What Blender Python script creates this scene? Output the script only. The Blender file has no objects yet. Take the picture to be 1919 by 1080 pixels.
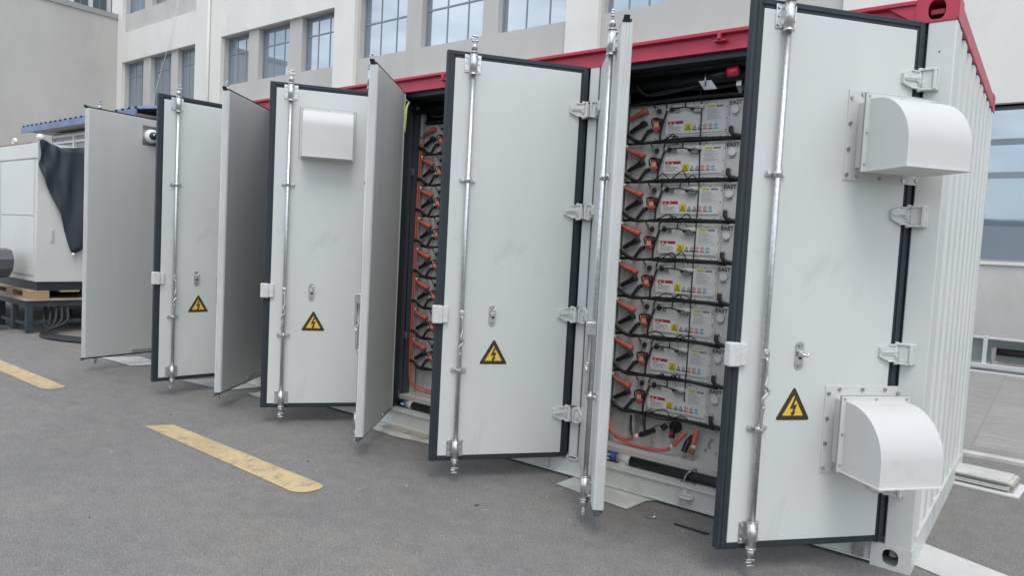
import bpy, bmesh, math, random
from mathutils import Vector, Matrix
R = math.radians
random.seed(7)
scene = bpy.context.scene
col = scene.collection

# ------------------------------------------------------------------ camera
cd = bpy.data.cameras.new('camera')
cam = bpy.data.objects.new('camera', cd); col.objects.link(cam)
f_ = Vector((-0.6085, 0.7914, -0.0583)); r_ = Vector((0.7898, 0.6112, 0.0525))
f_.normalize(); r_ = (r_ - f_*r_.dot(f_)).normalized(); u_ = r_.cross(f_)
m = Matrix((r_, u_, -f_)).transposed().to_4x4(); m.translation = Vector((0.451, -3.9143, 1.5122))
cam.matrix_world = m
cd.sensor_width = 36; cd.lens = 1316.36/1919*36; cd.clip_start = 0.05; cd.clip_end = 600
scene.camera = cam

# ------------------------------------------------------------------ sky, sun, exposure
SUN_EL, SUN_AZ = 58, 140            # degrees; azimuth clockwise from +y
world = bpy.data.worlds.new('World'); scene.world = world; world.use_nodes = True
nt = world.node_tree; nt.nodes.clear()
out = nt.nodes.new('ShaderNodeOutputWorld'); bg = nt.nodes.new('ShaderNodeBackground')
sky = nt.nodes.new('ShaderNodeTexSky'); sky.sky_type = 'NISHITA'; sky.sun_disc = False
sky.sun_elevation = R(SUN_EL); sky.sun_rotation = R(SUN_AZ); sky.dust_density = 2.0
tc = nt.nodes.new('ShaderNodeTexCoord'); mp = nt.nodes.new('ShaderNodeMapping')
mp.inputs['Scale'].default_value = (1, 1, 2.6)
nz = nt.nodes.new('ShaderNodeTexNoise'); nz.inputs['Scale'].default_value = 2.3; nz.inputs['Detail'].default_value = 8
nz.inputs['Roughness'].default_value = .58; nz.inputs['Distortion'].default_value = .3
cr = nt.nodes.new('ShaderNodeValToRGB'); cr.color_ramp.elements[0].position = .36; cr.color_ramp.elements[1].position = .60
n2 = nt.nodes.new('ShaderNodeTexNoise'); n2.inputs['Scale'].default_value = 4.1; n2.inputs['Detail'].default_value = 5
cr2 = nt.nodes.new('ShaderNodeValToRGB')
cr2.color_ramp.elements[0].color = (3.9, 4.3, 4.8, 1); cr2.color_ramp.elements[1].color = (9.6, 9.9, 10.2, 1)
cr2.color_ramp.elements[0].position = .3; cr2.color_ramp.elements[1].position = .7
mx = nt.nodes.new('ShaderNodeMixRGB'); L = nt.links
L.new(tc.outputs['Generated'], mp.inputs['Vector']); L.new(mp.outputs['Vector'], nz.inputs['Vector']); L.new(mp.outputs['Vector'], n2.inputs['Vector'])
L.new(nz.outputs['Fac'], cr.inputs['Fac']); L.new(n2.outputs['Fac'], cr2.inputs['Fac'])
L.new(cr.outputs['Color'], mx.inputs['Fac']); L.new(sky.outputs['Color'], mx.inputs['Color1']); L.new(cr2.outputs['Color'], mx.inputs['Color2'])
L.new(mx.outputs['Color'], bg.inputs['Color']); bg.inputs['Strength'].default_value = 0.145
L.new(bg.outputs['Background'], out.inputs['Surface'])
sd = bpy.data.lights.new('sun', 'SUN'); sd.energy = .7; sd.angle = R(28); sd.color = (1, .97, .93)
so = bpy.data.objects.new('sun', sd); col.objects.link(so)
so.rotation_euler = Vector((math.sin(R(SUN_AZ))*math.cos(R(SUN_EL)), math.cos(R(SUN_AZ))*math.cos(R(SUN_EL)), math.sin(R(SUN_EL)))).to_track_quat('Z', 'Y').to_euler()
scene.view_settings.view_transform = 'Standard'; scene.view_settings.look = 'None'
scene.view_settings.exposure = 0.60; scene.view_settings.gamma = 1.0

# ------------------------------------------------------------------ materials
MATS = {}
def mat(name, c, rough=.5, metal=0., var=0., vscale=6., bump=0., bscale=40., stretch=None, spec=.5, c2=None, lo=.35, hi=.65, coat=0.):
    m = bpy.data.materials.new(name); m.use_nodes = True; t = m.node_tree; b = t.nodes['Principled BSDF']
    b.inputs['Base Color'].default_value = (*c, 1); b.inputs['Roughness'].default_value = rough
    b.inputs['Metallic'].default_value = metal; b.inputs['Specular IOR Level'].default_value = spec
    b.inputs['Coat Weight'].default_value = coat
    if var or c2 or bump:
        co = t.nodes.new('ShaderNodeTexCoord'); mpn = t.nodes.new('ShaderNodeMapping')
        if stretch: mpn.inputs['Scale'].default_value = stretch
        t.links.new(co.outputs['Object'], mpn.inputs['Vector'])
    if var or c2:
        n = t.nodes.new('ShaderNodeTexNoise'); n.inputs['Scale'].default_value = vscale; n.inputs['Detail'].default_value = 6
        n.inputs['Roughness'].default_value = .62
        r = t.nodes.new('ShaderNodeValToRGB'); r.color_ramp.elements[0].position = lo; r.color_ramp.elements[1].position = hi
        d = c2 if c2 else tuple(x*(1-var) for x in c)
        r.color_ramp.elements[0].color = (*d, 1); r.color_ramp.elements[1].color = (*c, 1)
        t.links.new(mpn.outputs['Vector'], n.inputs['Vector']); t.links.new(n.outputs['Fac'], r.inputs['Fac'])
        t.links.new(r.outputs['Color'], b.inputs['Base Color'])
    if bump:
        n = t.nodes.new('ShaderNodeTexNoise'); n.inputs['Scale'].default_value = bscale; n.inputs['Detail'].default_value = 5
        bp = t.nodes.new('ShaderNodeBump'); bp.inputs['Strength'].default_value = bump; bp.inputs['Distance'].default_value = .01
        t.links.new(mpn.outputs['Vector'], n.inputs['Vector']); t.links.new(n.outputs['Fac'], bp.inputs['Height']); t.links.new(bp.outputs['Normal'], b.inputs['Normal'])
    MATS[name] = m; return m
mat('white_paint', (.63, .658, .625), .40, var=.05, vscale=1.6, bump=.16, bscale=2.2, stretch=(1.3, 1.3, .6))
def smudge(name, lo, hi, mul, sc):
    t = MATS[name].node_tree; b = t.nodes['Principled BSDF']; src = b.inputs['Base Color'].links[0].from_socket; N = t.nodes.new; K = t.links.new
    co = N('ShaderNodeTexCoord'); mp_ = N('ShaderNodeMapping'); mp_.inputs['Scale'].default_value = (1, 1, .7); n = N('ShaderNodeTexNoise'); n.inputs['Scale'].default_value = sc; n.inputs['Detail'].default_value = 9; n.inputs['Roughness'].default_value = .68; n.inputs['Distortion'].default_value = .5
    r = N('ShaderNodeValToRGB'); r.color_ramp.elements[0].position = lo; r.color_ramp.elements[1].position = hi; r.color_ramp.elements[1].color = (mul, mul*.99, mul*.97, 1); r.color_ramp.elements[0].color = (1, 1, 1, 1)
    x = N('ShaderNodeMixRGB'); x.blend_type = 'MULTIPLY'; x.inputs['Fac'].default_value = 1
    K(co.outputs['Object'], mp_.inputs['Vector']); K(mp_.outputs['Vector'], n.inputs['Vector']); K(n.outputs['Fac'], r.inputs['Fac']); K(src, x.inputs['Color1']); K(r.outputs['Color'], x.inputs['Color2']); K(x.outputs['Color'], b.inputs['Base Color'])
smudge('white_paint', .60, .76, .80, 2.6)
mat('hood_paint', (.62, .635, .605), .5, var=.03, vscale=3)
mat('inner_paint_shaded', (.56, .58, .55), .5, var=.05, vscale=2, bump=.06, bscale=9, stretch=(4, 4, .3))  # same white as the door fronts, darkened to carry shade on the inner faces
mat('edge_white', (.66, .68, .66), .4, var=.12, vscale=8, stretch=(1, 1, .4))
mat('frame_white', (.62, .64, .605), .45, var=.14, vscale=7, lo=.25, hi=.6)
mat('gasket', (.022, .034, .043), .62, var=.25, vscale=9)
mat('navy', (.022, .034, .046), .5, var=.2)
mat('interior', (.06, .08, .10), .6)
mat('red_paint', (.52, .04, .08), .42, var=.18, vscale=7)
mat('chrome', (.70, .71, .70), .36, 1., var=.25, vscale=45)
mat('steel_plate', (.5, .51, .5), .38, .8, var=.3, vscale=30)
mat('bolt', (.45, .45, .43), .35, .9)
mat('casting_white', (.66, .68, .65), .5, var=.12, vscale=25, bump=.3, bscale=60)
mat('pack_grey', (.70, .70, .67), .42, var=.06, vscale=8)
mat('plate_grey', (.78, .78, .75), .36, var=.05, vscale=10)
mat('rack_grey', (.64, .645, .615), .45, var=.08, vscale=6)
mat('label_white', (.82, .82, .80), .4); mat('label_grey', (.74, .75, .74), .4)
mat('label_red', (.45, .03, .04), .45); mat('label_yellow', (.75, .62, .04), .45); mat('label_blue', (.08, .35, .55), .45)
mat('ink', (.05, .05, .055), .5); mat('ink_soft', (.28, .29, .29), .5); mat('ink_red', (.55, .06, .07), .5)
mat('orange', (.62, .165, .115), .42, var=.12, vscale=30); mat('orange_pale', (.88, .42, .34), .4)
mat('black_plastic', (.018, .02, .02), .42); mat('rubber', (.02, .022, .024), .55, var=.2, vscale=20)
mat('sign_black', (.045, .032, .018), .45); mat('sign_yellow', (.80, .53, .06), .42, var=.05)
mat('sign_pale', (.72, .70, .58), .45)
mat('blue_band', (.02, .07, .2), .45); mat('sleeve', (.55, .55, .50), .5)
mat('strap_yellow', (.62, .66, .16), .6)
mat('lamp_red', (.75, .03, .09), .2, coat=.5)
mat('beige_wall', (.75, .74, .695), .85, var=.08, vscale=.7, bump=.25, bscale=30, stretch=(1, 1, .35))
mat('grey_wall', (.525, .51, .48), .85, var=.09, vscale=.6, bump=.25, bscale=30, stretch=(1, 1, .4))
mat('parapet', (.33, .33, .32), .7)
mat('window_frame', (.22, .26, .29), .5); mat('frame_light', (.5, .53, .55), .5)
mat('wood', (.47, .33, .2), .75, var=.3, vscale=9, stretch=(1, 6, 6)); mat('plywood', (.42, .33, .26), .75, var=.15, vscale=5)
mat('table_steel', (.05, .065, .078), .55, var=.3, vscale=9)
mat('tarp', (.03, .045, .062), .62, var=.25, vscale=4, bump=.4, bscale=9)
mat('cab_paint', (.66, .68, .64), .45, var=.06, vscale=2)
mat('blue_roof', (.15, .225, .36), .5, var=.35, vscale=3)
mat('booth', (.45, .47, .46), .6, var=.1)
mat('cardboard', (.62, .62, .585), .8, var=.25, vscale=6); mat('card_edge', (.45, .42, .36), .85, var=.3, vscale=30)
mat('dark_metal', (.12, .135, .14), .5, var=.3, vscale=7)
mat('leaf', (.05, .085, .035), .6, var=.5, vscale=.7); mat('bark', (.08, .06, .045), .9)
mat('faded_red', (.42, .27, .25), .7, var=.2)
mat('boundary', (.10, .14, .135), .8, var=.3, vscale=.8)
mat('panel_clear', (.42, .50, .49), .18, var=.15, vscale=3); mat('aluminium', (.72, .74, .74), .32, .5)

smudge('hood_paint', .60, .78, .86, 4); smudge('beige_wall', .52, .75, .84, .5); smudge('grey_wall', .52, .75, .86, .45); smudge('frame_white', .56, .72, .75, 6)
def glass_mat():
    m = bpy.data.materials.new('window_glass'); m.use_nodes = True; b = m.node_tree.nodes['Principled BSDF']
    b.inputs['Base Color'].default_value = (.16, .21, .25, 1); b.inputs['Metallic'].default_value = .0
    b.inputs['Roughness'].default_value = .03; b.inputs['Specular IOR Level'].default_value = 1.; b.inputs['IOR'].default_value = 2.5; b.inputs['Specular Tint'].default_value = (.80, .88, .95, 1)
    t = m.node_tree; n = t.nodes.new('ShaderNodeTexNoise'); n.inputs['Scale'].default_value = .8
    co = t.nodes.new('ShaderNodeTexCoord'); t.links.new(co.outputs['Object'], n.inputs['Vector'])
    bp = t.nodes.new('ShaderNodeBump'); bp.inputs['Strength'].default_value = .12; bp.inputs['Distance'].default_value = .02
    t.links.new(n.outputs['Fac'], bp.inputs['Height']); t.links.new(bp.outputs['Normal'], b.inputs['Normal'])
    MATS['window_glass'] = m
glass_mat()

def asphalt_mat():
    m = bpy.data.materials.new('asphalt'); m.use_nodes = True; t = m.node_tree; b = t.nodes['Principled BSDF']
    N = t.nodes.new; K = t.links.new
    co = N('ShaderNodeTexCoord')
    def ramp(src, a, ca, z, cz):
        r = N('ShaderNodeValToRGB'); r.color_ramp.elements[0].position = a; r.color_ramp.elements[1].position = z
        r.color_ramp.elements[0].color = (*ca, 1); r.color_ramp.elements[1].color = (*cz, 1); K(src, r.inputs['Fac']); return r
    big = N('ShaderNodeTexNoise'); big.inputs['Scale'].default_value = .55; big.inputs['Detail'].default_value = 7; big.inputs['Roughness'].default_value = .6
    fine = N('ShaderNodeTexNoise'); fine.inputs['Scale'].default_value = 130; fine.inputs['Detail'].default_value = 3; fine.inputs['Roughness'].default_value = .8
    vor = N('ShaderNodeTexVoronoi'); vor.inputs['Scale'].default_value = 75
    mid = N('ShaderNodeTexNoise'); mid.inputs['Scale'].default_value = 9; mid.inputs['Detail'].default_value = 5
    for n in (big, fine, vor, mid): K(co.outputs['Object'], n.inputs['Vector'])
    r1 = ramp(big.outputs['Fac'], .3, (.205, .200, .194), .7, (.245, .239, .232))
    r2 = ramp(fine.outputs['Fac'], .32, (.42, .42, .42), .68, (1.42, 1.40, 1.36))
    r3 = ramp(vor.outputs['Distance'], .06, (1.9, 1.85, 1.75), .15, (1, 1, 1))
    r4 = ramp(mid.outputs['Fac'], .3, (.9, .9, .9), .7, (1.08, 1.08, 1.08))
    a = r1.outputs['Color']
    tan = N('ShaderNodeTexNoise'); tan.inputs['Scale'].default_value = 1.3; tan.inputs['Detail'].default_value = 6; tan.inputs['Roughness'].default_value = .7; tan.inputs['Distortion'].default_value = .6
    K(co.outputs['Object'], tan.inputs['Vector']); rt = ramp(tan.outputs['Fac'], .52, (1, 1, 1), .72, (1.14, 1.09, 1.0))
    crk = N('ShaderNodeTexNoise'); crk.inputs['Scale'].default_value = 3.2; crk.inputs['Detail'].default_value = 8; crk.inputs['Roughness'].default_value = .65
    mpc = N('ShaderNodeMapping'); mpc.inputs['Scale'].default_value = (.5, 2.2, 1); mpc.inputs['Rotation'].default_value = (0, 0, .5); K(co.outputs['Object'], mpc.inputs['Vector']); K(mpc.outputs['Vector'], crk.inputs['Vector'])
    rc = ramp(crk.outputs['Fac'], .28, (.84, .84, .84), .42, (1, 1, 1))
    g2 = N('ShaderNodeTexNoise'); g2.inputs['Scale'].default_value = 48; g2.inputs['Detail'].default_value = 4; g2.inputs['Roughness'].default_value = .75; K(co.outputs['Object'], g2.inputs['Vector'])
    rg = ramp(g2.outputs['Fac'], .34, (.84, .84, .85), .66, (1.15, 1.15, 1.14))
    dk = N('ShaderNodeTexNoise'); dk.inputs['Scale'].default_value = 1.9; dk.inputs['Detail'].default_value = 9; dk.inputs['Roughness'].default_value = .8; K(co.outputs['Object'], dk.inputs['Vector'])
    rd = ramp(dk.outputs['Fac'], .60, (1, 1, 1), .74, (.70, .70, .71))
    for r in (r2, r3, r4, rt, rc, rg, rd):
        x = N('ShaderNodeMixRGB'); x.blend_type = 'MULTIPLY'; x.inputs['Fac'].default_value = 1
        K(a, x.inputs['Color1']); K(r.outputs['Color'], x.inputs['Color2']); a = x.outputs['Color']
    K(a, b.inputs['Base Color']); b.inputs['Roughness'].default_value = .88; b.inputs['Specular IOR Level'].default_value = .3
    bp = N('ShaderNodeBump'); bp.inputs['Strength'].default_value = .5; bp.inputs['Distance'].default_value = .004
    K(fine.outputs['Fac'], bp.inputs['Height']); K(bp.outputs['Normal'], b.inputs['Normal'])
    MATS['asphalt'] = m
asphalt_mat()

def paving_mat():
    m = bpy.data.materials.new('paving'); m.use_nodes = True; t = m.node_tree; b = t.nodes['Principled BSDF']
    N = t.nodes.new; K = t.links.new
    co = N('ShaderNodeTexCoord'); br = N('ShaderNodeTexBrick'); br.inputs['Scale'].default_value = 1.0
    br.offset = 0; br.inputs['Brick Width'].default_value = .55; br.inputs['Row Height'].default_value = .82; br.inputs['Mortar Size'].default_value = .010
    br.inputs['Color1'].default_value = (.27, .26, .245, 1); br.inputs['Color2'].default_value = (.31, .30, .285, 1); br.inputs['Mortar'].default_value = (.25, .24, .23, 1)
    n = N('ShaderNodeTexNoise'); n.inputs['Scale'].default_value = 5; n.inputs['Detail'].default_value = 8; n.inputs['Roughness'].default_value = .7
    mp = N('ShaderNodeMapping'); mp.inputs['Scale'].default_value = (.6, 5.5, 1); K(co.outputs['Object'], mp.inputs['Vector']); K(mp.outputs['Vector'], n.inputs['Vector'])
    r = N('ShaderNodeValToRGB'); r.color_ramp.elements[0].position = .3; r.color_ramp.elements[1].position = .7
    r.color_ramp.elements[0].color = (.65, .65, .65, 1); r.color_ramp.elements[1].color = (1.35, 1.34, 1.32, 1)
    K(n.outputs['Fac'], r.inputs['Fac']); K(co.outputs['Object'], br.inputs['Vector'])
    x = N('ShaderNodeMixRGB'); x.blend_type = 'MULTIPLY'; x.inputs['Fac'].default_value = 1
    K(br.outputs['Color'], x.inputs['Color1']); K(r.outputs['Color'], x.inputs['Color2']); K(x.outputs['Color'], b.inputs['Base Color'])
    b.inputs['Roughness'].default_value = .7; MATS['paving'] = m
paving_mat()

def worn(name, c, base, lo, hi, sc):
    m = bpy.data.materials.new(name); m.use_nodes = True; t = m.node_tree; b = t.nodes['Principled BSDF']
    N = t.nodes.new; K = t.links.new; co = N('ShaderNodeTexCoord')
    n = N('ShaderNodeTexNoise'); n.inputs['Scale'].default_value = sc; n.inputs['Detail'].default_value = 9; n.inputs['Roughness'].default_value = .75
    n2 = N('ShaderNodeTexNoise'); n2.inputs['Scale'].default_value = 2.5; n2.inputs['Detail'].default_value = 4
    r2 = N('ShaderNodeValToRGB'); r2.color_ramp.elements[0].color = (*[q*.82 for q in c], 1); r2.color_ramp.elements[1].color = (*c, 1)
    r2.color_ramp.elements[0].position = .35; r2.color_ramp.elements[1].position = .6
    r = N('ShaderNodeValToRGB'); r.color_ramp.elements[0].position = lo; r.color_ramp.elements[1].position = hi
    K(co.outputs['Object'], n.inputs['Vector']); K(n.outputs['Fac'], r.inputs['Fac']); K(co.outputs['Object'], n2.inputs['Vector']); K(n2.outputs['Fac'], r2.inputs['Fac'])
    x = N('ShaderNodeMixRGB'); x.inputs['Color1'].default_value = (*base, 1); K(r2.outputs['Color'], x.inputs['Color2']); K(r.outputs['Color'], x.inputs['Fac'])
    K(x.outputs['Color'], b.inputs['Base Color']); b.inputs['Roughness'].default_value = .8; MATS[name] = m
worn('yellow_line', (.60, .46, .25), (.27, .235, .18), .36, .50, 12)
worn('white_line', (.62, .61, .59), (.3, .29, .28), .26, .38, 10)

# ------------------------------------------------------------------ mesh builder
class MB:
    def __init__(s, m=1, axis=1): s.bm = bmesh.new(); s.mats = []; s.m = m; s.axis = axis
    def mi(s, n):
        if n not in s.mats: s.mats.append(n)
        return s.mats.index(n)
    def box(s, a, b, mt, bev=0., rot=None):
        a, b = Vector(a), Vector(b); c = (a+b)/2; d = b-a
        M = Matrix.Translation(c) @ (rot.to_4x4() if rot else Matrix.Identity(4)) @ Matrix.Diagonal((abs(d.x), abs(d.y), abs(d.z), 1))
        g = bmesh.ops.create_cube(s.bm, size=1, matrix=M); fs = set(f for v in g['verts'] for f in v.link_faces); k = s.mi(mt)
        for f in fs: f.material_index = k
        if bev:
            es = list(set(e for v in g['verts'] for e in v.link_edges))
            r = bmesh.ops.bevel(s.bm, geom=es, offset=bev, segments=2, affect='EDGES', profile=.6)
            for f in r['faces']: f.material_index = k; f.smooth = True
        return s
    def cyl(s, p, q, r, mt, seg=14, r2=None):
        p, q = Vector(p), Vector(q); d = q-p; r2 = r if r2 is None else r2
        M = Matrix.Translation((p+q)/2) @ d.to_track_quat('Z', 'Y').to_matrix().to_4x4()
        g = bmesh.ops.create_cone(s.bm, cap_ends=True, segments=seg, radius1=r, radius2=r2, depth=d.length, matrix=M)
        k = s.mi(mt)
        for f in set(f for v in g['verts'] for f in v.link_faces):
            f.material_index = k
            if len(f.verts) == 4 and seg > 4: f.smooth = True
        return s
    def sph(s, c, r, mt, sc=(1, 1, 1), seg=16):
        M = Matrix.Translation(c) @ Matrix.Diagonal((sc[0], sc[1], sc[2], 1))
        g = bmesh.ops.create_uvsphere(s.bm, u_segments=seg, v_segments=seg//2+2, radius=r, matrix=M); k = s.mi(mt)
        for f in set(f for v in g['verts'] for f in v.link_faces): f.material_index = k; f.smooth = True
        return s
    def tube(s, pts, r, mt, seg=8, sub=6):
        P = [Vector(p) for p in pts]
        if len(P) > 2 and sub > 1:
            Q = []
            for i in range(len(P)-1):
                p0 = P[max(i-1, 0)]; p1 = P[i]; p2 = P[i+1]; p3 = P[min(i+2, len(P)-1)]
                for j in range(sub):
                    t = j/sub; Q.append(.5*((2*p1)+(p2-p0)*t+(2*p0-5*p1+4*p2-p3)*t*t+(3*p1-p0-3*p2+p3)*t**3))
            Q.append(P[-1]); P = Q
        rr = r if isinstance(r, (list, tuple)) else None
        k = s.mi(mt); rings = []; up = Vector((0, 0, 1)); n = None
        for i, p in enumerate(P):
            t = (P[min(i+1, len(P)-1)]-P[max(i-1, 0)]).normalized()
            if n is None: n = t.cross(up if abs(t.z) < .9 else Vector((1, 0, 0))).normalized()
            n = (n - t*n.dot(t)).normalized(); b = t.cross(n)
            R0 = rr[0]+(rr[1]-rr[0])*i/(len(P)-1) if rr else r
            rings.append([s.bm.verts.new(p+(n*math.cos(a)+b*math.sin(a))*R0) for a in [2*math.pi*j/seg for j in range(seg)]])
        for A, B in zip(rings, rings[1:]):
            for j in range(seg):
                f = s.bm.faces.new((A[j], A[(j+1) % seg], B[(j+1) % seg], B[j])); f.material_index = k; f.smooth = True
        for c in (rings[0][::-1], rings[-1]):
            f = s.bm.faces.new(c); f.material_index = k
        return s
    def poly(s, pts, mt, th=None):
        """flat polygon; th = extrusion vector gives it thickness"""
        k = s.mi(mt); v = [s.bm.verts.new(Vector(p)) for p in pts]; f = s.bm.faces.new(v); f.material_index = k
        if th is not None:
            th = Vector(th); w = [s.bm.verts.new(Vector(p)+th) for p in pts]
            g = s.bm.faces.new(w[::-1]); g.material_index = k; n = len(v)
            for i in range(n):
                h = s.bm.faces.new((v[i], w[i], w[(i+1) % n], v[(i+1) % n])); h.material_index = k
        return s
    def grid(s, rows, mt, smooth=True):
        k = s.mi(mt); V = [[s.bm.verts.new(Vector(p)) for p in r] for r in rows]
        for a, b in zip(V, V[1:]):
            for i in range(len(a)-1):
                f = s.bm.faces.new((a[i], a[i+1], b[i+1], b[i])); f.material_index = k; f.smooth = smooth
        return s
    def build(s, name, parent=None, mats=None, recalc=True):
        if s.m == -1:
            for v in s.bm.verts: v.co[s.axis] *= -1
        if recalc: bmesh.ops.recalc_face_normals(s.bm, faces=s.bm.faces[:])
        me = bpy.data.meshes.new(name); s.bm.to_mesh(me); s.bm.free()
        for n in s.mats: me.materials.append(MATS[n])
        o = bpy.data.objects.new(name, me); col.objects.link(o)
        if parent: o.parent = parent
        if name in SPLIT: return split(o)[0]
        return o

def split(o):
    """one object per separate piece of a part: pieces whose boxes touch stay together"""
    me = o.data; n = len(me.vertices); par = list(range(n))
    def fd(a):
        while par[a] != a: par[a] = par[par[a]]; a = par[a]
        return a
    for e in me.edges:
        a, c = fd(e.vertices[0]), fd(e.vertices[1])
        if a != c: par[a] = c
    isl = {}
    for v in range(n): isl.setdefault(fd(v), []).append(v)
    ks = list(isl); bx = []
    for k in ks:
        co = [me.vertices[v].co for v in isl[k]]; bx.append([min(c[i] for c in co)-.002 for i in range(3)]+[max(c[i] for c in co)+.002 for i in range(3)])
    gp = list(range(len(ks)))
    def gf(a):
        while gp[a] != a: a = gp[a]
        return a
    for i in range(len(ks)):
        for j in range(i):
            if all(bx[i][q] < bx[j][q+3] and bx[j][q] < bx[i][q+3] for q in range(3)): gp[gf(i)] = gf(j)
    groups = {}
    for i, k in enumerate(ks): groups.setdefault(gf(i), set()).update(isl[k])
    if len(groups) < 2: return [o]
    out = []
    for keep in groups.values():
        c = o.copy(); c.data = me.copy(); col.objects.link(c); b = bmesh.new(); b.from_mesh(c.data); b.verts.ensure_lookup_table()
        bmesh.ops.delete(b, geom=[b.verts[v] for v in range(n) if v not in keep], context='VERTS'); b.to_mesh(c.data); b.free(); out.append(c)
    bpy.data.objects.remove(o); return out
SPLIT = {'hose', 'power_cable', 'pipe_clamp', 'bottom_fitting', 'coolant_pipe', 'lashing_ring', 'rail_lug', 'pipe_coupling', 'pipe_bracket', 'signal_connector', 'coolant_elbow', 'flow_label', 'fitting', 'tarp_tie', 'rack_strip'}
def tag(o, label=None, cat=None, group=None, kind=None):
    if label: o['label'] = label
    if cat: o['category'] = cat
    if group: o['group'] = group
    if kind: o['kind'] = kind
    return o
def empty(name, loc=(0, 0, 0), rz=0., parent=None):
    o = bpy.data.objects.new(name, None); col.objects.link(o); o.location = loc; o.rotation_euler = (0, 0, rz); o.empty_display_size = .1
    if parent: o.parent = parent
    return o
def kids(o): return [c for c in bpy.data.objects if c.parent == o]
def copy_tree(o, parent=None):
    c = o.copy(); col.objects.link(c); c.parent = parent
    for ch in kids(o): copy_tree(ch, c)
    return c
def bolt_y(b, x, y, z, r=.008, h=.006, s=-1, mt='bolt'):
    b.cyl((x, y, z), (x, y+s*h, z), r, mt, 6); return b
def text_mesh(mb, txt, size, to, mt, weight=.0, thick=.0006, sx=1.):
    c = bpy.data.curves.new('t', 'FONT'); c.body = txt; c.size = size; c.extrude = thick; c.offset = weight
    c.align_x = 'CENTER'; c.align_y = 'CENTER'
    o = bpy.data.objects.new('t', c); col.objects.link(o); dg = bpy.context.evaluated_depsgraph_get()
    me = bpy.data.meshes.new_from_object(o.evaluated_get(dg)); k = mb.mi(mt); vs = []
    for v in me.vertices: vs.append(mb.bm.verts.new(to(v.co.x*sx, v.co.y, v.co.z)))
    for p in me.polygons:
        try: f = mb.bm.faces.new([vs[i] for i in p.vertices]); f.material_index = k
        except ValueError: pass
    bpy.data.objects.remove(o); bpy.data.curves.remove(c); bpy.data.meshes.remove(me)

# ================================================================== GROUND
g = MB(); g.poly([(-150, -120, 0), (120, -120, 0), (120, 120, 0), (-150, 120, 0)], 'asphalt'); tag(g.build('ground'), kind='structure')
pv = MB(); pv.box((-2.5, 3.0, -.05), (14, 9.3, .012), 'paving'); tag(pv.build('pavement'), kind='structure')
kb = MB(); kb.box((-2.5, 2.88, -.05), (14, 2.99, .03), 'cardboard', .006); tag(kb.build('kerb'), kind='structure')
yl = MB()
for P in ([(-4.936, -1.408), (-4.844, -1.229), (-2.985, -1.245), (-2.945, -1.265), (-2.925, -1.31), (-2.925, -1.37), (-2.945, -1.41), (-2.98, -1.436), (-3.03, -1.447), (-3.09, -1.444)],
          [(-9.3, -1.49), (-9.3, -1.30), (-6.72, -1.30), (-6.68, -1.33), (-6.66, -1.40), (-6.67, -1.45), (-6.72, -1.48), (-6.8, -1.49)]):
    yl.poly([(x, y, .004) for x, y in P], 'yellow_line')
tag(yl.build('road_marking'), kind='structure')
wl = MB(); wl.poly([(-.25, .61, .004), (-.25, .25, .004), (2.2, -.76, .004), (2.2, -.38, .004)], 'white_line'); tag(wl.build('road_line'), kind='structure')

# ================================================================== CONTAINER
HC = 2.8085; LEN = 7.62; WID = 2.438
HX = [-.1255, -1.9381, -2.022, -3.7937, -3.8908, -5.6349, -5.7321, -7.482]
ANG = [51.06, 52.79, 53.27, 55.45, 52.95, 54.79, 82.21, 83.39]
DW = .926; ZB = .1335; ZT = 2.6985
cont = empty('battery_container')
tag(cont, 'long white battery container with red top rails and eight open doors', 'container')

def casting(z0, z1, mt, x1=0., x0=-.178, holez=None):
    b = MB(); cx = (x0+x1)/2; cz = (z0+z1)/2; rx = .037; rz = .048 if z0 > 1 else .043
    N = 32; Y = -.004
    def rect(i, y):
        a = 2*math.pi*i/N; c, s = math.cos(a), math.sin(a); hx = (x1-x0)/2; hz = (z1-z0)/2
        t = min(hx/abs(c) if abs(c) > 1e-6 else 9, hz/abs(s) if abs(s) > 1e-6 else 9); return (cx+c*t, y, cz+s*t)
    def ell(i, y):
        a = 2*math.pi*i/N; c, s = math.cos(a), math.sin(a)
        return (cx+rx*math.copysign(abs(c)**.8, c), y, cz+rz*math.copysign(abs(s)**.8, s))
    b.grid([[rect(i, Y) for i in range(N+1)], [ell(i, Y) for i in range(N+1)], [ell(i, Y+.022) for i in range(N+1)]], mt, False)
    # rest of the hollow block
    b.box((x0, .02, z0), (x0+.012, .16, z1), mt); b.box((x1-.012, -.003, z0), (x1+.004, .16, z1), mt)
    b.box((x0, -.003, z1-.012), (x1, .16, z1+.003), mt, .002); b.box((x0, -.003, z0), (x1, .16, z0+.012), mt)
    b.box((x0+.012, .14, z0+.012), (x1-.012, .15, z1-.012), 'navy')  # dark plate paints in the shade inside the casting hole
    return b
b = casting(2.694, HC, 'red_paint'); b.box((-.118, .03, 2.74), (-.06, .05, 2.762), 'red_paint'); b.build('corner_casting', cont)
b = casting(0, .118, 'frame_white'); b.cyl((-.09, .10, .03), (-.09, .12, .09), .02, 'rack_grey'); b.build('corner_casting', cont)
for z0, z1, mt in ((2.694, HC, 'red_paint'), (0, .118, 'frame_white')):
    b = casting(z0, z1, mt); o = b.build('corner_casting', cont)
    for v in o.data.vertices: v.co.y = WID - v.co.y
    b = casting(z0, z1, mt, -LEN+.178, -LEN); b.build('corner_casting', cont)
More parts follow.
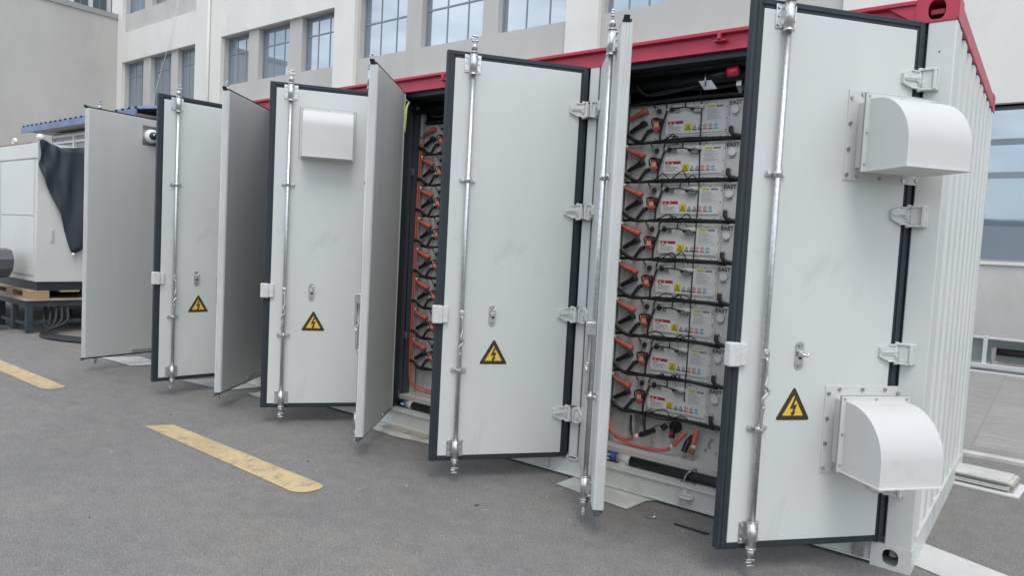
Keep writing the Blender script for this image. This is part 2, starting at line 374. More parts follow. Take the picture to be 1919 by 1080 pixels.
# front posts
def post(x0, x1, y1=.11):
    b = MB(); b.box((x0, 0, .118), (x1, y1, 2.694), 'white_paint', .006); return b
b = post(-.12, 0); b.cyl((-.065, -.001, 2.55), (-.065, .01, 2.55), .004, 'ink'); b.build('corner_post', cont)
b = post(-.10, 0); o = b.build('corner_post', cont); o.location = (0, WID-.11, 0)
post(-LEN, HX[7]-.005).build('corner_post', cont)
for i in (1, 3, 5): post(HX[i+1]+.008, HX[i]-.008).build('door_post', cont)
# dark rubber jambs beside every post
b = MB()
for i, h in enumerate(HX):
    s = 1 if i % 2 else -1
    b.box((min(h-s*.008, h+s*.03), .02, .16), (max(h-s*.008, h+s*.03), .10, 2.65), 'gasket', .004)
b.box((-LEN+.1, .03, 2.655), (-.12, .12, 2.69), 'navy'); b.build('door_seal', cont)
# corrugated end wall
b = MB(); pts = []; y = .11; xo, xi = -.006, -.052
pts.append((xi, .10)); 
while y < 2.32:
    pts += [(xi, y), (xo, y+.034), (xo, y+.150), (xi, y+.184)]; y += .262
pts.append((xi, 2.34))
b.grid([[(x, yy, .15) for x, yy in pts], [(x, yy, 2.70) for x, yy in pts]], 'white_paint', False); b.build('end_wall', cont)
b = MB(); b.box((-.07, .16, 0), (.003, WID-.16, .15), 'frame_white', .004); b.build('bottom_rail', cont)
b = MB(); b.box((-.07, .16, 2.705), (.001, WID-.16, 2.80), 'red_paint', .006); b.build('top_rail', cont)
# front rails
b = MB(); b.box((-LEN+.178, .012, .026), (-.178, .07, .132), 'frame_white'); b.box((-LEN+.178, .0, .132), (-.178, .16, .146), 'frame_white', .003)
b.box((-LEN+.178, -.001, .016), (-.178, .06, .026), 'frame_white')
for x in (-.24, -1.2, -2.2, -3.1, -4.2, -5.4, -6.6): b.box((x, .0, .027), (x+.03, .012, .13), 'frame_white')
b.box((-.262, -.016, .03), (-.205, 0, .118), 'steel_plate', .003); b.cyl((-.235, -.016, .07), (-.235, -.026, .07), .014, 'bolt', 12)
b.build('bottom_rail', cont)
b = MB()
for x in (-1.17, -3.05, -5.0):
    b.tube([(x-.035, 0, .09), (x-.03, -.03, .085), (x+.03, -.03, .085), (x+.035, 0, .09)], .007, 'frame_white'); b.box((x-.04, -.008, .07), (x+.04, .0, .105), 'frame_white', .003)
b.build('lashing_ring', cont)
b = MB(); b.box((-LEN+.178, -.012, 2.786), (-.178, .12, HC-.001), 'red_paint', .004); b.box((-LEN+.178, .022, 2.694), (-.178, .04, 2.79), 'red_paint')
b.box((-LEN+.178, -.004, 2.69), (-.178, .05, 2.70), 'red_paint', .002); b.poly([(-.178, .0, 2.786), (-.178, .0, 2.70), (-.30, .0, 2.786)], 'red_paint', (0, .02, 0))
b.build('top_rail', cont)
b = MB()
for x in (-1.154, -3.3):
    b.box((x-.035, -.02, 2.742), (x+.035, .022, 2.752), 'red_paint', .002); b.box((x-.012, -.03, 2.752), (x+.008, -.01, 2.785), 'red_paint', .002)
b.build('rail_lug', cont)
b = MB(); b.box((-LEN, .12, HC-.03), (-.01, WID, HC-.008), 'red_paint'); b.build('roof', cont)
b = MB(); b.box((-LEN, WID-.03, .12), (-.01, WID-.002, 2.77), 'white_paint'); b.box((-LEN+.0, .11, .12), (-LEN+.03, WID-.03, 2.7), 'white_paint'); b.build('back_wall', cont)
# interior shell
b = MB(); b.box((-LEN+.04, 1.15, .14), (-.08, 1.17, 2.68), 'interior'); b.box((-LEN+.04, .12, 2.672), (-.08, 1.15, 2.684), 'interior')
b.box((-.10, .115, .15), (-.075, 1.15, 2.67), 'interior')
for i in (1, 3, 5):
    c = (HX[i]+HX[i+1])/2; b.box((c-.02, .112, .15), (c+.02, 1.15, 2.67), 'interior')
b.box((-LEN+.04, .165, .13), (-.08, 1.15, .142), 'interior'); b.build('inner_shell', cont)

# ---------------- racks (two open bays that can be seen into)
PY = .30; PTOP = 2.487; PITCH = .2546
def rack(x0, second):
    b = MB()
    b.box((x0-.062, PY-.02, .15), (x0-.018, PY+.03, 2.58), 'rack_grey', .003)
    b.box((x0+.80, PY-.01, .15), (x0+.845, PY+.04, 2.56), 'rack_grey', .003)
    for x in (x0+.885, ):                      # blank covers of the neighbouring rack
        b.box((x, PY+.01, .46), (x+.76, PY+.02, 2.48), 'pack_grey')
    for k in range(9):                         # shelf runners behind the packs
        z = PTOP-.25-k*PITCH+.004
        b.box((x0-.015, PY+.02, z-.008), (x0+.80, PY+.05, z-.001), 'rubber')
    for k in range(16): bolt_y(b, x0-.04, PY-.02, .5+k*.13, .005, .003, -1, 'ink')
    # bottom box with sloping sill
    b.box((x0-.05, PY+.05, .22), (x0+.82, PY+.06, .46), 'rack_grey')
    b.box((x0-.05, .17, .215), (x0+.84, PY+.06, .225), 'rack_grey')
    b.grid([[(x0-.06, .165, .145), (x0+1.72, .165, .145)], [(x0-.06, .17, .224), (x0+1.72, .17, .224)]], 'rack_grey', False)
    b.box((x0+.08, PY+.045, .25), (x0+.16, PY+.052, .43), 'pack_grey')
    for x, z in ((.12, .32), (.41, .33), (.50, .35), (.70, .36), (.73, .28), (.55, .26), (.66, .29), (.72, .42)): b.cyl((x0+x, .352, z), (x0+x, .343, z), .009, 'bolt', 8)
    o = b.build('battery_rack', cont); return o
rack(-1.873, False); rack(-3.79, True)

b = MB()    # coolant pipes under and above the packs
for x0, x1 in ((-1.93, -.13), (-3.78, -2.03)):
    b.cyl((x0, .115, .178), (x1, .115, .178), .030, 'rubber', 18)
    b.cyl((x0, .24, 2.60), (x1, .24, 2.60), .034, 'rubber', 16)
    b.cyl((x0, .16, 2.655), (x1, .16, 2.655), .02, 'rubber', 12)
    b.cyl((x0, .36, 2.53), (x1, .36, 2.53), .022, 'rubber', 12)
b.tube([(-1.70, .26, 2.545), (-1.5, .25, 2.56), (-1.25, .25, 2.548), (-1.0, .25, 2.57)], .013, 'rubber')
b.cyl((-3.845, .2, .24), (-3.845, .2, 2.58), .024, 'rubber', 14)
b.build('coolant_pipe', cont)
b = MB()
b.cyl((-1.70, .115, .178), (-1.61, .115, .178), .0315, 'sleeve', 18)
b.box((-1.672, .075, .146), (-1.632, .09, .165), 'frame_white'); b.box((-1.69, .06, .145), (-1.62, .10, .150), 'frame_white')
b.cyl((-3.66, .115, .178), (-3.60, .115, .178), .0315, 'sleeve', 18)
for x in (-1.19, -.9):
    b.tube([(x-.035, .06, .148), (x-.02, .075, .20), (x, .085, .215), (x+.0, .16, .215), (x, .17, .15)], .005, 'chrome'); b.box((x-.05, .05, .146), (x+.04, .08, .156), 'steel_plate', .002)
b.build('pipe_clamp', cont)
b = MB(); b.cyl((-1.915, .115, .178), (-1.702, .115, .178), .0312, 'blue_band', 20)
for zz in (.192, .168):      # two white flow arrows on the blue band
    th = -.0318; x = -1.768
    yy = .115-math.sqrt(.0321**2-(zz-.178)**2)
    b.poly([(x-.025, yy, zz-.003), (x+.003, yy, zz-.003), (x+.003, yy, zz+.003), (x-.025, yy, zz+.003)], 'label_white', (0, -.001, 0))
    b.poly([(x+.002, yy, zz-.008), (x+.02, yy, zz), (x+.002, yy, zz+.008)], 'label_white', (0, -.001, 0))
b.cyl((-3.72, .115, .178), (-3.662, .115, .178), .0312, 'blue_band', 20)
b.box((-3.71, .0835, .172), (-3.675, .0838, .188), 'label_white')
b.build('flow_label', cont)
b = MB()   # alarm on its bracket under the header
b.cyl((-1.27, .13, 2.585), (-1.15, .13, 2.598), .014, 'black_plastic', 14); b.cyl((-1.150, .13, 2.598), (-1.095, .13, 2.602), .027, 'lamp_red', 18)
b.sph((-1.095, .13, 2.602), .027, 'lamp_red', (.5, 1, 1)); b.build('alarm_light', cont)
b = MB(); b.poly([(-1.325, .12, 2.565), (-1.245, .12, 2.562), (-1.205, .12, 2.508), (-1.285, .12, 2.508)], 'steel_plate', (0, .003, 0)); b.cyl((-1.28, .115, 2.53), (-1.28, .115, 2.605), .004, 'chrome')
b.build('alarm_bracket', cont)
b = MB()
for x, y, z in ((-1.11, .24, 2.55), (-3.845, .2, 2.60), (-3.845, .2, .26)):
    b.cyl((x-.012, y, z), (x+.012, y, z), .038, 'chrome', 14); b.box((x-.012, y-.045, z-.02), (x+.02, y-.02, z+.015), 'chrome', .003); b.cyl((x, y, z-.05), (x, y, z+.03), .012, 'chrome')
b.cyl((-3.80, .18, 2.58), (-3.74, .18, 2.62), .03, 'black_plastic'); b.build('pipe_coupling', cont)
b = MB()
for z in (2.06, .70): b.box((-3.86, .18, z), (-3.78, .184, z+.055), 'steel_plate', .002); bolt_y(b, -3.83, .18, z+.028, .006, .004, -1, 'ink'); bolt_y(b, -3.805, .18, z+.028, .006, .004, -1, 'ink')
b.box((-3.88, .14, .20), (-3.82, .16, .26), 'steel_plate', .003); b.build('pipe_bracket', cont)

def P1(x, z, y=PY): return (-1.873+x, y, z)
b = MB()      # orange power cables of the nearest bay
Y = .255
b.tube([P1(-.028, 2.30, .26), P1(-.045, 1.4, .27), P1(-.04, .50, .26), P1(-.025, .38, Y), P1(.04, .295, Y), P1(.14, .27, Y), P1(.24, .315, Y)], .0115, 'orange')
b.tube([P1(-.012, .46, .28), P1(-.005, .38, .28), P1(.06, .28, Y), P1(.18, .245, Y), P1(.33, .243, Y), P1(.44, .262, Y), P1(.49, .31, Y)], .0115, 'orange')
b.tube([P1(.485, .30, Y), P1(.52, .35, Y), P1(.555, .40, .27)], .0165, 'orange'); b.tube([P1(.626, .43, .27), P1(.62, .35, Y), P1(.617, .335, Y)], .0175, 'orange')
b.tube([P1(.617, .34, Y), P1(.612, .27, Y)], .014, 'orange')
b.cyl(P1(.465, .283, Y), P1(.488, .305, Y), .014, 'label_white'); b.cyl(P1(.619, .335, Y), P1(.617, .312, Y), .016, 'label_white'); b.cyl(P1(.205, .298, Y), P1(.235, .313, Y), .0145, 'label_white')
# second bay: risers at the left of the packs turning under them
for dx in (0, .022):
    x = -3.81+dx
    b.tube([(x, .27, 2.33), (x-.005, .265, 1.6), (x-.005, .262, .9), (x, .26, .46), (x+.03, .25, .33), (x+.10, .245, .285+dx), (x+.24, .245, .27+dx), (x+.5, .25, .27+dx)], .0072, 'orange')
b.build('power_cable', cont)
b = MB()      # black fittings in the bottom box
b.tube([P1(.25, .32, Y), P1(.30, .345, Y), P1(.345, .372, Y)], .018, 'black_plastic'); b.cyl(P1(.38, .405, .30), P1(.405, .38, .30), .022, 'black_plastic')
b.cyl(P1(.455, .40, .352), P1(.455, .40, .325), .04, 'black_plastic', 18); b.box(P1(.43, .33, .325), P1(.462, .40, .30), 'black_plastic', .005); b.box(P1(.437, .35, .299), P1(.455, .38, .296), 'label_red')
b.tube([P1(.58, .36, .33), P1(.568, .33, .28), P1(.56, .275, .25)], .019, 'black_plastic')
b.tube([P1(.34, .39, .34), P1(.325, .375, .27), P1(.32, .30, .27), P1(.322, .27, .30)], .005, 'chrome')
b.box(P1(.165, .375, .33), P1(.215, .47, .352), 'steel_plate', .003); b.box(P1(.175, .32, .32), P1(.20, .37, .33), 'ink_soft')
for k in range(4): b.cyl(P1(.225, .37+k*.02, .33), P1(.245, .365+k*.02, .31), .006, 'chrome', 8)
b.tube([P1(.14, .42, .32), P1(.145, .36, .31), P1(.18, .30, .27)], .008, 'rubber'); b.tube([P1(.262, .50, .30), P1(.256, .40, .29), P1(.258, .34, .30)], .006, 'rubber')
b.tube([P1(.695, .37, .35), P1(.68, .33, .34), P1(.69, .30, .35)], .004, 'bolt')
b.build('bottom_fitting', cont)
b = MB()      # thin black sense wire hanging in front of the labels, drain hoses along each row
b.tube([P1(.50, 2.62, .24), P1(.512, 2.45, .27), P1(.518, 2.2, .275), P1(.53, 1.9, .275), P1(.525, 1.4, .275), P1(.53, .95, .275), P1(.525, .62, .28), P1(.53, .60, .28)], .0042, 'rubber')
for X0 in (-1.873, -3.79):
    for k in range(9):
        z = PTOP-.25-k*PITCH+.012; j = random.uniform(-.004, .004)
        if k == 8: continue
        b.tube([(X0-.03, .262, z+.040), (X0+.03, .258, z+.030), (X0+.10, .262, z-.012), (X0+.25, .27, z-.004+j), (X0+.42, .272, z+.004-j), (X0+.62, .27, z+j), (X0+.80, .268, z-.006)], .0085, 'rubber')
        for q in range(3):
            xa = X0+random.uniform(.18, .45); L_ = random.uniform(.08, .2); zz = z+random.uniform(.02, .05)
            b.tube([(xa, .275, z), (xa+L_*.3, .262, zz-.025), (xa+L_*.7, .262, zz), (xa+L_, .278, z+random.uniform(-.03, .01))], .0036, 'rubber')
        b.tube([(X0-.045, .272, z+.052), (X0+.02, .262, z+.036), (X0+.07, .258, z+.006), (X0+.118, .262, z-.008)], .0125, 'rubber')
        b.tube([(X0+.22, .275, z-.010), (X0+.36, .262, z-.016-j), (X0+.55, .265, z-.004), (X0+.74, .27, z-.018)], .005, 'rubber')
b.tube([(-1.86, .27, 2.49), (-1.5, .268, 2.502), (-1.2, .27, 2.505), (-1.08, .27, 2.50)], .012, 'rubber')
b.tube([(-3.76, .27, 2.50), (-3.5, .268, 2.502), (-3.2, .27, 2.505)], .010, 'rubber')
b.tube([(-3.70, .25, 2.60), (-3.66, .25, 2.545), (-3.55, .25, 2.54), (-3.45, .25, 2.58)], .012, 'rubber')
b.tube([(-1.78, .2, 2.60), (-1.70, .22, 2.53), (-1.45, .22, 2.55), (-1.15, .22, 2.60)], .010, 'rubber')
b.build('hose', cont)

# ---------------- hinge brackets on the posts
HZ = (2.415, 1.762, 1.09, .435)
for i, h in enumerate(HX):
    s = 1 if i % 2 == 0 else -1
    for z in HZ:
        b = MB()
        def bb(a, c, y0, y1, z0, z1, bv=.003): b.box((min(h+s*a, h+s*c), y0, z0), (max(h+s*a, h+s*c), y1, z1), 'casting_white', bv)
        bb(.004, .072, -.012, 0, z-.050, z+.050)
        bb(-.012, .066, -.046, -.012, z-.052, z-.041); bb(-.012, .066, -.046, -.012, z+.041, z+.052)
        bb(.050, .064, -.050, -.012, z-.048, z+.048)
        bb(.0, .052, -.038, -.010, z-.044, z+.044, .008)
        b.cyl((h-s*.008, -.034, z-.056), (h-s*.008, -.034, z+.056), .009, 'casting_white', 10)
        b.build('hinge_bracket', cont)

# ---------------- doors.  door frame: x = from hinge to free edge, y = outwards, z = up
T = .055
def plate(b, u0, u1, z0, z1, n0, n1, mt, bev=.002): b.box((u0, n0, z0), (u1, n1, z1), mt, bev)
def hood(parent, u0, u1, z0, z1, depth, duct, m):
    """quarter-round rain hood on a bolted flange"""
    b = MB(m)
    if duct > .05:
        plate(b, u0-.03, u1+.024, z0-.034, z1+.036, .0, .006, 'hood_paint', .001)
        plate(b, u0+.02, u1-.032, z0+.022, z1-.022, .006, duct-.004, 'white_paint', .003)
        for k in range(4):
            for uu in (u0-.016, u1+.010): b.cyl((uu, .006, z0-.01+k*(z1-z0+.01)/3), (uu, .014, z0-.01+k*(z1-z0+.01)/3), .0085, 'bolt', 8)
        for k in range(3):
            for zz in (z0-.016, z1+.02): b.cyl((u0+.06+k*.13, .006, zz), (u0+.06+k*.13, .014, zz), .0085, 'bolt', 8)
    plate(b, u0-.008, u1+.008, z0-.002, z1+.007, duct-.004, duct-.0005, 'ink_soft', 0)
    plate(b, u0-.006, u1+.004, z0-.004, z1+.004, duct, duct+.005, 'hood_paint', .001)
    for uu in (u0+.012, (u0+u1)/2, u1-.012): b.cyl((uu, duct+.005, z1-.008), (uu, duct+.009, z1-.008), .005, 'bolt', 8)
    for zz in (z0+.03, (z0+z1)/2): b.cyl((u1-.009, duct+.005, zz), (u1-.009, duct+.009, zz), .005, 'bolt', 8)
    n0 = duct+.005; H = z1-z0-.022; a0, a1 = u0+.018, u1-.020
    prof = [(n0, z1-.02)] ; N = 18
    for k in range(N+1):
        t = k/N*math.pi/2; prof.append((n0+.02+(depth-.02)*math.sin(t), z0+H-(min(depth, H)*.92)*(1-math.cos(t))))
    prof.append((n0+depth, z0))
    b.grid([[(a0, n, z) for n, z in prof], [(a1, n, z) for n, z in prof]], 'hood_paint', True)
    for a in (a0, a1): b.poly([(a, n, z) for n, z in prof]+[(a, n0, z0)], 'hood_paint')
    b.box((a0-.006, n0, z0-.003), (a1+.008, n0+depth+.012, z0+.001), 'hood_paint')
    return b.build('vent_hood', parent, recalc=False)

def tri(c, r, z, y):   # rounded triangle
    P = []
    for k in range(3):
        a = math.pi/2+k*2*math.pi/3; C = (c+(r[0])*math.cos(a)*1.0, z+r[0]*math.sin(a))
        for j in range(6):
            q = a-math.pi/3+j/5*2*math.pi/3; P.append((C[0]+r[1]*math.cos(q), y, C[1]+r[1]*math.sin(q)))
    return P
def warning_sign(parent, u, z, m):
    b = MB(m); R0 = .092
    b.poly(tri(u, (R0, .013), z, .0008), 'sign_pale', (0, .0004, 0))
    b.poly(tri(u, (R0, .009), z, .0014), 'sign_black', (0, .0006, 0))
    b.poly(tri(u, (R0-.031, .002), z, .0022), 'sign_yellow', (0, .0006, 0))
    k = .0115; Z = z+.004
    bolt = [(.35, 4.4), (1.2, 3.9), (.1, 1.2), (1.7, 1.7), (.55, -1.7), (1.45, -1.3), (-.55, -4.2), (-.95, -1.6), (-.35, -1.75), (-.1, -.1), (-1.7, -.5)]
    b.poly([(u-x*k, .0030, Z+y*k) for x, y in bolt], 'sign_black', (0, .0004, 0))
    return b.build('warning_sign', parent)

def make_door(i):
    left = i % 2 == 1; m = -1 if left else 1; a = R(ANG[i]); h = HX[i]
    b = MB(m)
    i0, i1, zb, zt = (.052, DW-.05, ZB+.034, ZT-.045) if not left else (.02, DW-.002, ZB+.014, ZT-.016)
    b.box((i0, -T, zb), (i1, 0, zt), 'white_paint', .003)
    if left:     # ribbed aluminium edge profile and folded inner skin
        b.box((DW-.004, -T+.004, zb+.002), (DW+.002, -.002, zt-.002), 'edge_white')
        for k in range(3): b.box((DW+.002, -T+.010+k*.014, zb+.003), (DW+.006, -T+.016+k*.014, zt-.003), 'edge_white', .001)
    b.box((i0+.004, -T-.004, zb+.004), (i1-(.006 if left else .004), -T-.0005, zt-.004), 'inner_paint_shaded', .001)
    if left:
        b.box((i0+.035, -T-.010, zb+.01), (i0+.052, -T-.004, zt-.01), 'inner_paint_shaded', .002)
    else:
        b.box((.06, -.0008, .2), (.061, .0002, 2.6), 'white_paint')
    d = b.build('door', cont)
    d.location = (h, 0, 0); ang = math.pi+a if not left else -a
    d.rotation_euler = (0, 0, ang)
    # rubber gasket frame
    b = MB(m)
    if not left:
        for (u0, u1, z0, z1) in ((.0, .054, ZB, ZT), (DW-.052, DW, ZB, ZT), (.054, DW-.052, ZB, ZB+.036), (.054, DW-.052, ZT-.047, ZT)):
            b.box((u0, -T+.008, z0), (u1, -.004, z1), 'gasket', .006)
        b.box((DW-.034, -.008, ZB+.004), (DW-.020, .001, ZT-.004), 'gasket', .003); b.box((.022, -.012, ZB+.004), (.036, .003, ZT-.004), 'gasket', .003)
        b.box((.034, -.008, ZT-.028), (DW-.04, .0015, ZT-.016), 'gasket', .003)
    else:
        b.box((.0, -T+.006, ZB), (DW+.004, -.004, ZB+.014), 'gasket', .003); b.box((.0, -T+.006, ZT-.016), (DW+.004, -.004, ZT), 'gasket', .003)
        b.box((.0, -T+.006, ZB+.014), (.02, -.004, ZT-.016), 'gasket', .004)
        b.poly([(DW+.004, -.006, ZT-.02), (DW+.024, -.006, ZT+.012), (DW-.03, -.006, ZT)], 'gasket', (0, -.03, 0))
        b.poly([(DW+.004, -.006, ZB+.016), (DW+.018, -.006, ZB-.012), (DW-.03, -.006, ZB)], 'gasket', (0, -.03, 0))
    b.build('gasket', d)
    # locking rod
    U = .768; n = .030; b = MB(m)
    b.cyl((U, n, .12), (U, n, 2.74), .0145, 'chrome', 16)
    for z, s in ((2.735, 1), (.118, -1)):
        b.cyl((U, n, z-s*.03), (U, n, z+s*.006), .019, 'chrome', 14, .014 if s > 0 else .019)
        b.cyl((U, n, z), (U, n, z+s*.03), .008, 'chrome', 10)
        b.box((U-.024, n-.008, z+s*.018), (U+.020, n+.010, z+s*.03), 'chrome', .003)
        b.box((U-.006, n-.006, z+s*.03), (U+.024, n+.012, z+s*.040), 'chrome', .003)
        b.box((U-.020, n-.008, z+s*.046), (U+.018, n+.010, z+s*.056), 'chrome', .003); b.cyl((U, n, z+s*.03), (U, n, z+s*.05), .006, 'chrome', 8)
    b.build('lock_rod', d)
    for z0, z1 in ((2.565, 2.685), (.158, .275)):
        b = MB(m)
        b.box((U-.052, 0, z0+.005), (U-.02, .005, z1-.005), 'chrome', .002); b.box((U+.02, 0, z0+.005), (U+.052, .005, z1-.005), 'chrome', .002)
        b.cyl((U, n, z0-.006), (U, n, z1+.004), .0235, 'chrome', 18); b.cyl((U, n, z0-.012), (U, n, z0-.004), .026, 'chrome', 18); b.cyl((U, n, z1), (U, n, z1+.006), .0255, 'chrome', 18)
        b.box((U-.022, .0, z0+.008), (U+.022, n, z1-.008), 'chrome')
        for zz in (z0+.022, (z0+z1)/2, z1-.022):
            for uu in (U-.037, U+.037): b.cyl((uu, .005, zz), (uu, .013, zz), .008 if zz != (z0+z1)/2 else .004, 'chrome', 8)
        for zz in (z0+.025, z1-.025): b.cyl((U-.012, n+.018, zz), (U-.012, n+.0215, zz), .004, 'ink', 8)
        b.build('rod_guide', d)
    for z in (1.913, .722):
        b = MB(m); b.box((U-.05, 0, z-.012), (U+.05, .012, z+.004), 'chrome', .002); b.cyl((U, n, z-.016), (U, n, z+.014), .021, 'chrome', 16)
        for uu in (U-.038, U+.038): b.cyl((uu, .0, z+.004), (uu, .02, z+.004), .010, 'chrome', 8)
        b.build('rod_clamp', d)
    b = MB(m)      # folding handle hanging beside the rod
    b.box((U-.014, n, 1.055), (U+.014, n+.022, 1.10), 'chrome', .004); b.cyl((U, n+.01, 1.078), (U, n+.032, 1.078), .008, 'bolt')
    b.tube([(U, n+.022, 1.06), (U-.006, n+.028, .98), (U+.006, n+.034, .93)], .007, 'chrome')
    b.tube([(U+.006, n+.034, .93), (U-.014, n+.032, .905), (U+.012, n+.030, .87), (U+.004, n+.028, .83)], .0075, 'chrome')
    b.tube([(U+.004, n+.028, .835), (U+.010, n+.026, .78), (U+.006, n+.022, .73)], [.0085, .006], 'chrome')
    if left:
        b.box((U-.024, n-.01, 1.06), (U+.022, n+.045, 1.13), 'chrome', .004); b.box((U-.018, n+.030, .90), (U+.016, n+.046, 1.07), 'chrome', .005); b.box((U-.010, n+.018, .735), (U+.014, n+.034, .91), 'chrome', .005)
    b.build('rod_handle', d)
    # white catch clasped round the free edge (right-hand leaves)
    if not left:
        b = MB(m); b.box((DW-.075, -.004, 1.018), (DW-.022, .022, 1.122), 'casting_white', .005); b.box((DW-.040, -.02, 1.014), (DW+.022, .030, 1.126), 'casting_white', .007)
        b.build('edge_catch', d)
        b = MB(m); c = .565; NS = 10
        P = [(c+.021*math.cos(t*math.pi/NS), .001, 1.115+.021*math.sin(t*math.pi/NS)) for t in range(NS+1)]+[(c-.021*math.cos(t*math.pi/NS), .001, 1.025-.021*math.sin(t*math.pi/NS)) for t in range(NS+1)]
        b.poly(P, 'chrome', (0, .006, 0)); b.cyl((c, .007, 1.117), (c, .014, 1.117), .009, 'bolt', 8); b.cyl((c, .007, 1.022), (c, .013, 1.022), .009, 'bolt', 8)
        b.box((c-.013, .007, 1.05), (c+.004, .0085, 1.07), 'ink'); b.box((c-.014, .007, 1.065), (c+.014, .030, 1.092), 'chrome', .004)
        if i == 0: b.tube([(c+.0, .024, 1.08), (c-.010, .034, 1.074), (c-.022, .038, 1.072), (c-.026, .034, 1.082)], .006, 'chrome')
        else: b.tube([(c+.006, .022, 1.09), (c+.002, .03, 1.10), (c-.010, .03, 1.112), (c-.016, .026, 1.12)], .005, 'chrome')
        b.build('lock_hasp', d)
        warning_sign(d, .575 if i == 0 else .542, .811, m)
        b = MB(m); b.box((.05, .0, 2.592), (.11, .001, 2.594), 'white_paint'); 
        b.bm.free()
    else:
        b = MB(m); y = -T-.012; b.tube([(.16, y, .185), (.18, y-.012, .182), (.42, y-.012, .182), (.44, y-.010, .196), (.44, y+.004, .196)], .006, 'chrome'); b.box((.15, y, .172), (.42, -T-.004, .178), 'steel_plate'); b.build('stay_bar', d)
    # hinge blades
    for z in HZ:
        b = MB(m); k = .034
        b.poly([(.122, .001, z+.026), (.122, .001, z-.020), (.09, .001, z-.034), (.02, .001, z-.046), (-.040, .001, z-.040), (-.040, .001, z+.040), (.02, .001, z+.046), (.09, .001, z+.040)], 'casting_white', (0, .016, 0))
        b.box((-.052, -.004, z-.040), (-.026, .030, z+.040), 'casting_white', .006)
        for s in (1, -1):
            b.poly([(.115, .017, z+s*.005), (.055, .017, z+s*.007), (-.02, .017, z+s*.036), (-.02, .017, z+s*.025), (.055, .017, z-s*.004), (.115, .017, z-s*.001)], 'casting_white', (0, .007, 0))
            b.box((-.03, .016, z+s*.040-.004), (.08, .023, z+s*.040+.004), 'casting_white', .003)
        b.build('hinge', d)
    return d
doors = [make_door(i) for i in range(8)]
hood(doors[0], .012, .380, 1.948, 2.300, .245, .092, 1); hood(doors[0], .012, .380, .532, .888, .245, .092, 1)
hood(doors[4], .275, .690, 2.128, 2.515, .14, .006, 1)
# second-leaf details: recess plate and pull strap
b = MB(-1); b.box((.175, -T-.007, 2.40), (.365, -T-.0045, 2.61), 'steel_plate', .001); b.build('mounting_plate', doors[7])
b = MB(); b.tube([(-3.712, .03, 2.62), (-3.705, .0, 2.57), (-3.70, -.01, 2.50), (-3.705, -.01, 2.42), (-3.715, -.005, 2.38)], .009, 'strap_yellow'); b.cyl((-3.75, .01, 2.63), (-3.70, .0, 2.625), .009, 'chrome'); b.build('pull_strap', cont)

# dome camera on the farthest door
a7 = R(ANG[7]); D7 = Vector((math.cos(a7), -math.sin(a7), 0)); I7 = Vector((math.sin(a7), math.cos(a7), 0))
cp = Vector((HX[7], 0, 0)) + D7*.272 + I7*(T+.006); cp.z = 2.500
camo = empty('dome_camera', cp, -a7)
tag(camo, 'small white dome camera with dark lens on the far left door', 'camera')
b = MB(); b.cyl((0, 0, 0), (0, .035, 0), .075, 'label_white', 24, .07); b.sph((0, .035, 0), .072, 'label_white', (1, .7, 1), 24); b.build('housing', camo)
b = MB(); b.sph((.012, .062, .0), .046, 'navy', (1, .8, 1), 20); b.sph((.018, .092, .008), .014, 'chrome'); b.build('lens', camo)

